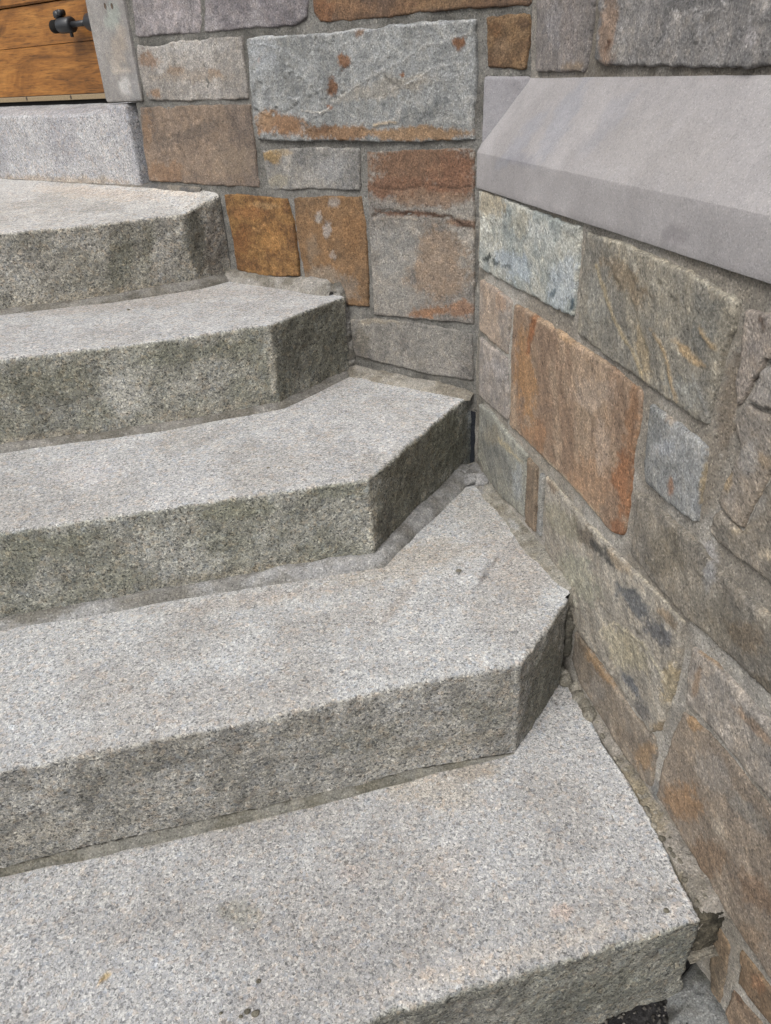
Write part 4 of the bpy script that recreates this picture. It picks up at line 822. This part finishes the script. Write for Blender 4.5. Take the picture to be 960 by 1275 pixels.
W_([(925, 1182), (950, 1213), (985, 1262), (985, 1300), (950, 1262), (918, 1222)], (136, 108, 80), (118, 94, 72), seed=120, terr=.002, off=-.001, blobs=[(945, 1225, 14, 8, 50, (150, 104, 70), .6)])
W_([(914, 1230), (940, 1262), (975, 1310), (930, 1340), (899, 1290), (905, 1255)], (138, 114, 92), (112, 90, 72), seed=121, terr=.003, off=-.001, blobs=[(918, 1240, 6, 14, -20, (90, 62, 46), .7)])
# blue white smear of pointing at the lower right
rows(NW, WD, .001, side, 1.06, 2.45, -.82, .045, 7, palette=PAL[2:4] + PAL[:1], mats=(M_SCHIST,))

# coping
zn0, zn1 = .5 * (onpl((600, 229), NW)[2] + onpl((900, 338), NW)[2]), .5 * (onpl((600, 185), NW)[2] + onpl((900, 260), NW)[2])
q0 = onpl((661, 97), NW, UO); zc = float(q0[2])
tj = 1.32
prof = [(.009, zn0), (.009, zn1), (UO + .001, zc), (-.14, zc), (-.14, zn0)]
LB = (156, 152, 151)
prism('coping_stone', prof, WD, NW, .004, tj - .001, 0., M_LIME, side, LB, (148, 144, 143), [(650, 175, 60, 8, -50, (134, 136, 144), .5), (700, 150, 14, 70, 30, (136, 138, 146), .5), (760, 150, 12, 60, 40, (138, 139, 146), .35), (830, 190, 90, 50, 0, (152, 147, 143), .4), (650, 200, 24, 8, 10, (124, 124, 134), .5), (840, 295, 20, 14, 0, (122, 116, 118), .5)],
      5, .007, .0004, .0010, label='smooth lilac grey limestone coping with a sloping top', af=7)
prism('coping_stone', prof, WD, NW, tj + .003, 2.5, .0005, M_LIME, side, LB, (152, 146, 142), [(958, 350, 8, 14, 0, (132, 118, 108), .6)], 6, .02, .0004, .0010, label='next coping stone, just entering at the right edge')
# corner seam mortar
# upper wall, set back above the coping
mortar_sheet(NW, WD, UO, -.08, 1.1, zc - .02, .40, .0055, side, (140, 134, 124), (118, 110, 98), 18)
mortar_sheet(NW, WD, UO, 1.1, 2.6, zc - .02, 1.9, .04, side, (132, 124, 112), (112, 104, 92), 19)
mortar_sheet(NW, WD, UO, -.08, 1.1, .40, 1.9, .04, side, (132, 124, 112), (112, 104, 92), 20)
U_ = lambda *a, **k: W_(*a, **dict(dict(off=UO + .001, proud=.004, edge=.0015), **k))
U_([(671, -40), (669, 60), (668, 89), (700, 90), (727, 89), (731, 79), (738, 30), (742, -40)], (146, 138, 132), (128, 122, 118), seed=131, mat=M_FIELD, terr=.002, blobs=[(715, 82, 16, 7, -10, (156, 128, 98), .7), (690, 30, 12, 40, 0, (140, 138, 140), .5), (710, 30, 10, 60, 0, (136, 126, 122), .4)], label='grey stone above the coping, nearest the corner')
U_([(750, -40), (745, 40), (741, 74), (754, 81), (817, 83), (880, 84), (960, 84), (1040, 82), (1040, -40)], (146, 142, 138), (124, 122, 120), seed=132, mat=M_FIELD, amp=.005, terr=.003, blobs=[(757, 40, 12, 50, 4, (164, 132, 108), .85), (757, 52, 3, 4, 0, (110, 74, 54), .9), (754, 60, 3, 3, 0, (110, 74, 54), .8), (935, 50, 16, 14, 0, (164, 160, 160), .7), (880, 12, 30, 4, 0, (166, 162, 158), .6), (770, 65, 14, 10, 0, (166, 160, 150), .5)], label='long grey stone above the coping with a pinkish left end')
ts_ = float(onpl((1040, 40), NW, UO) @ WD)
rows(NW, WD, UO, side, -.065, 2.45, .335, 1.3, 8, palette=PAL, mats=(M_FIELD,))
rows(NW, WD, UO, side, ts_ + .01, 2.45, zc + .005, .33, 9, palette=PAL, mats=(M_FIELD,))
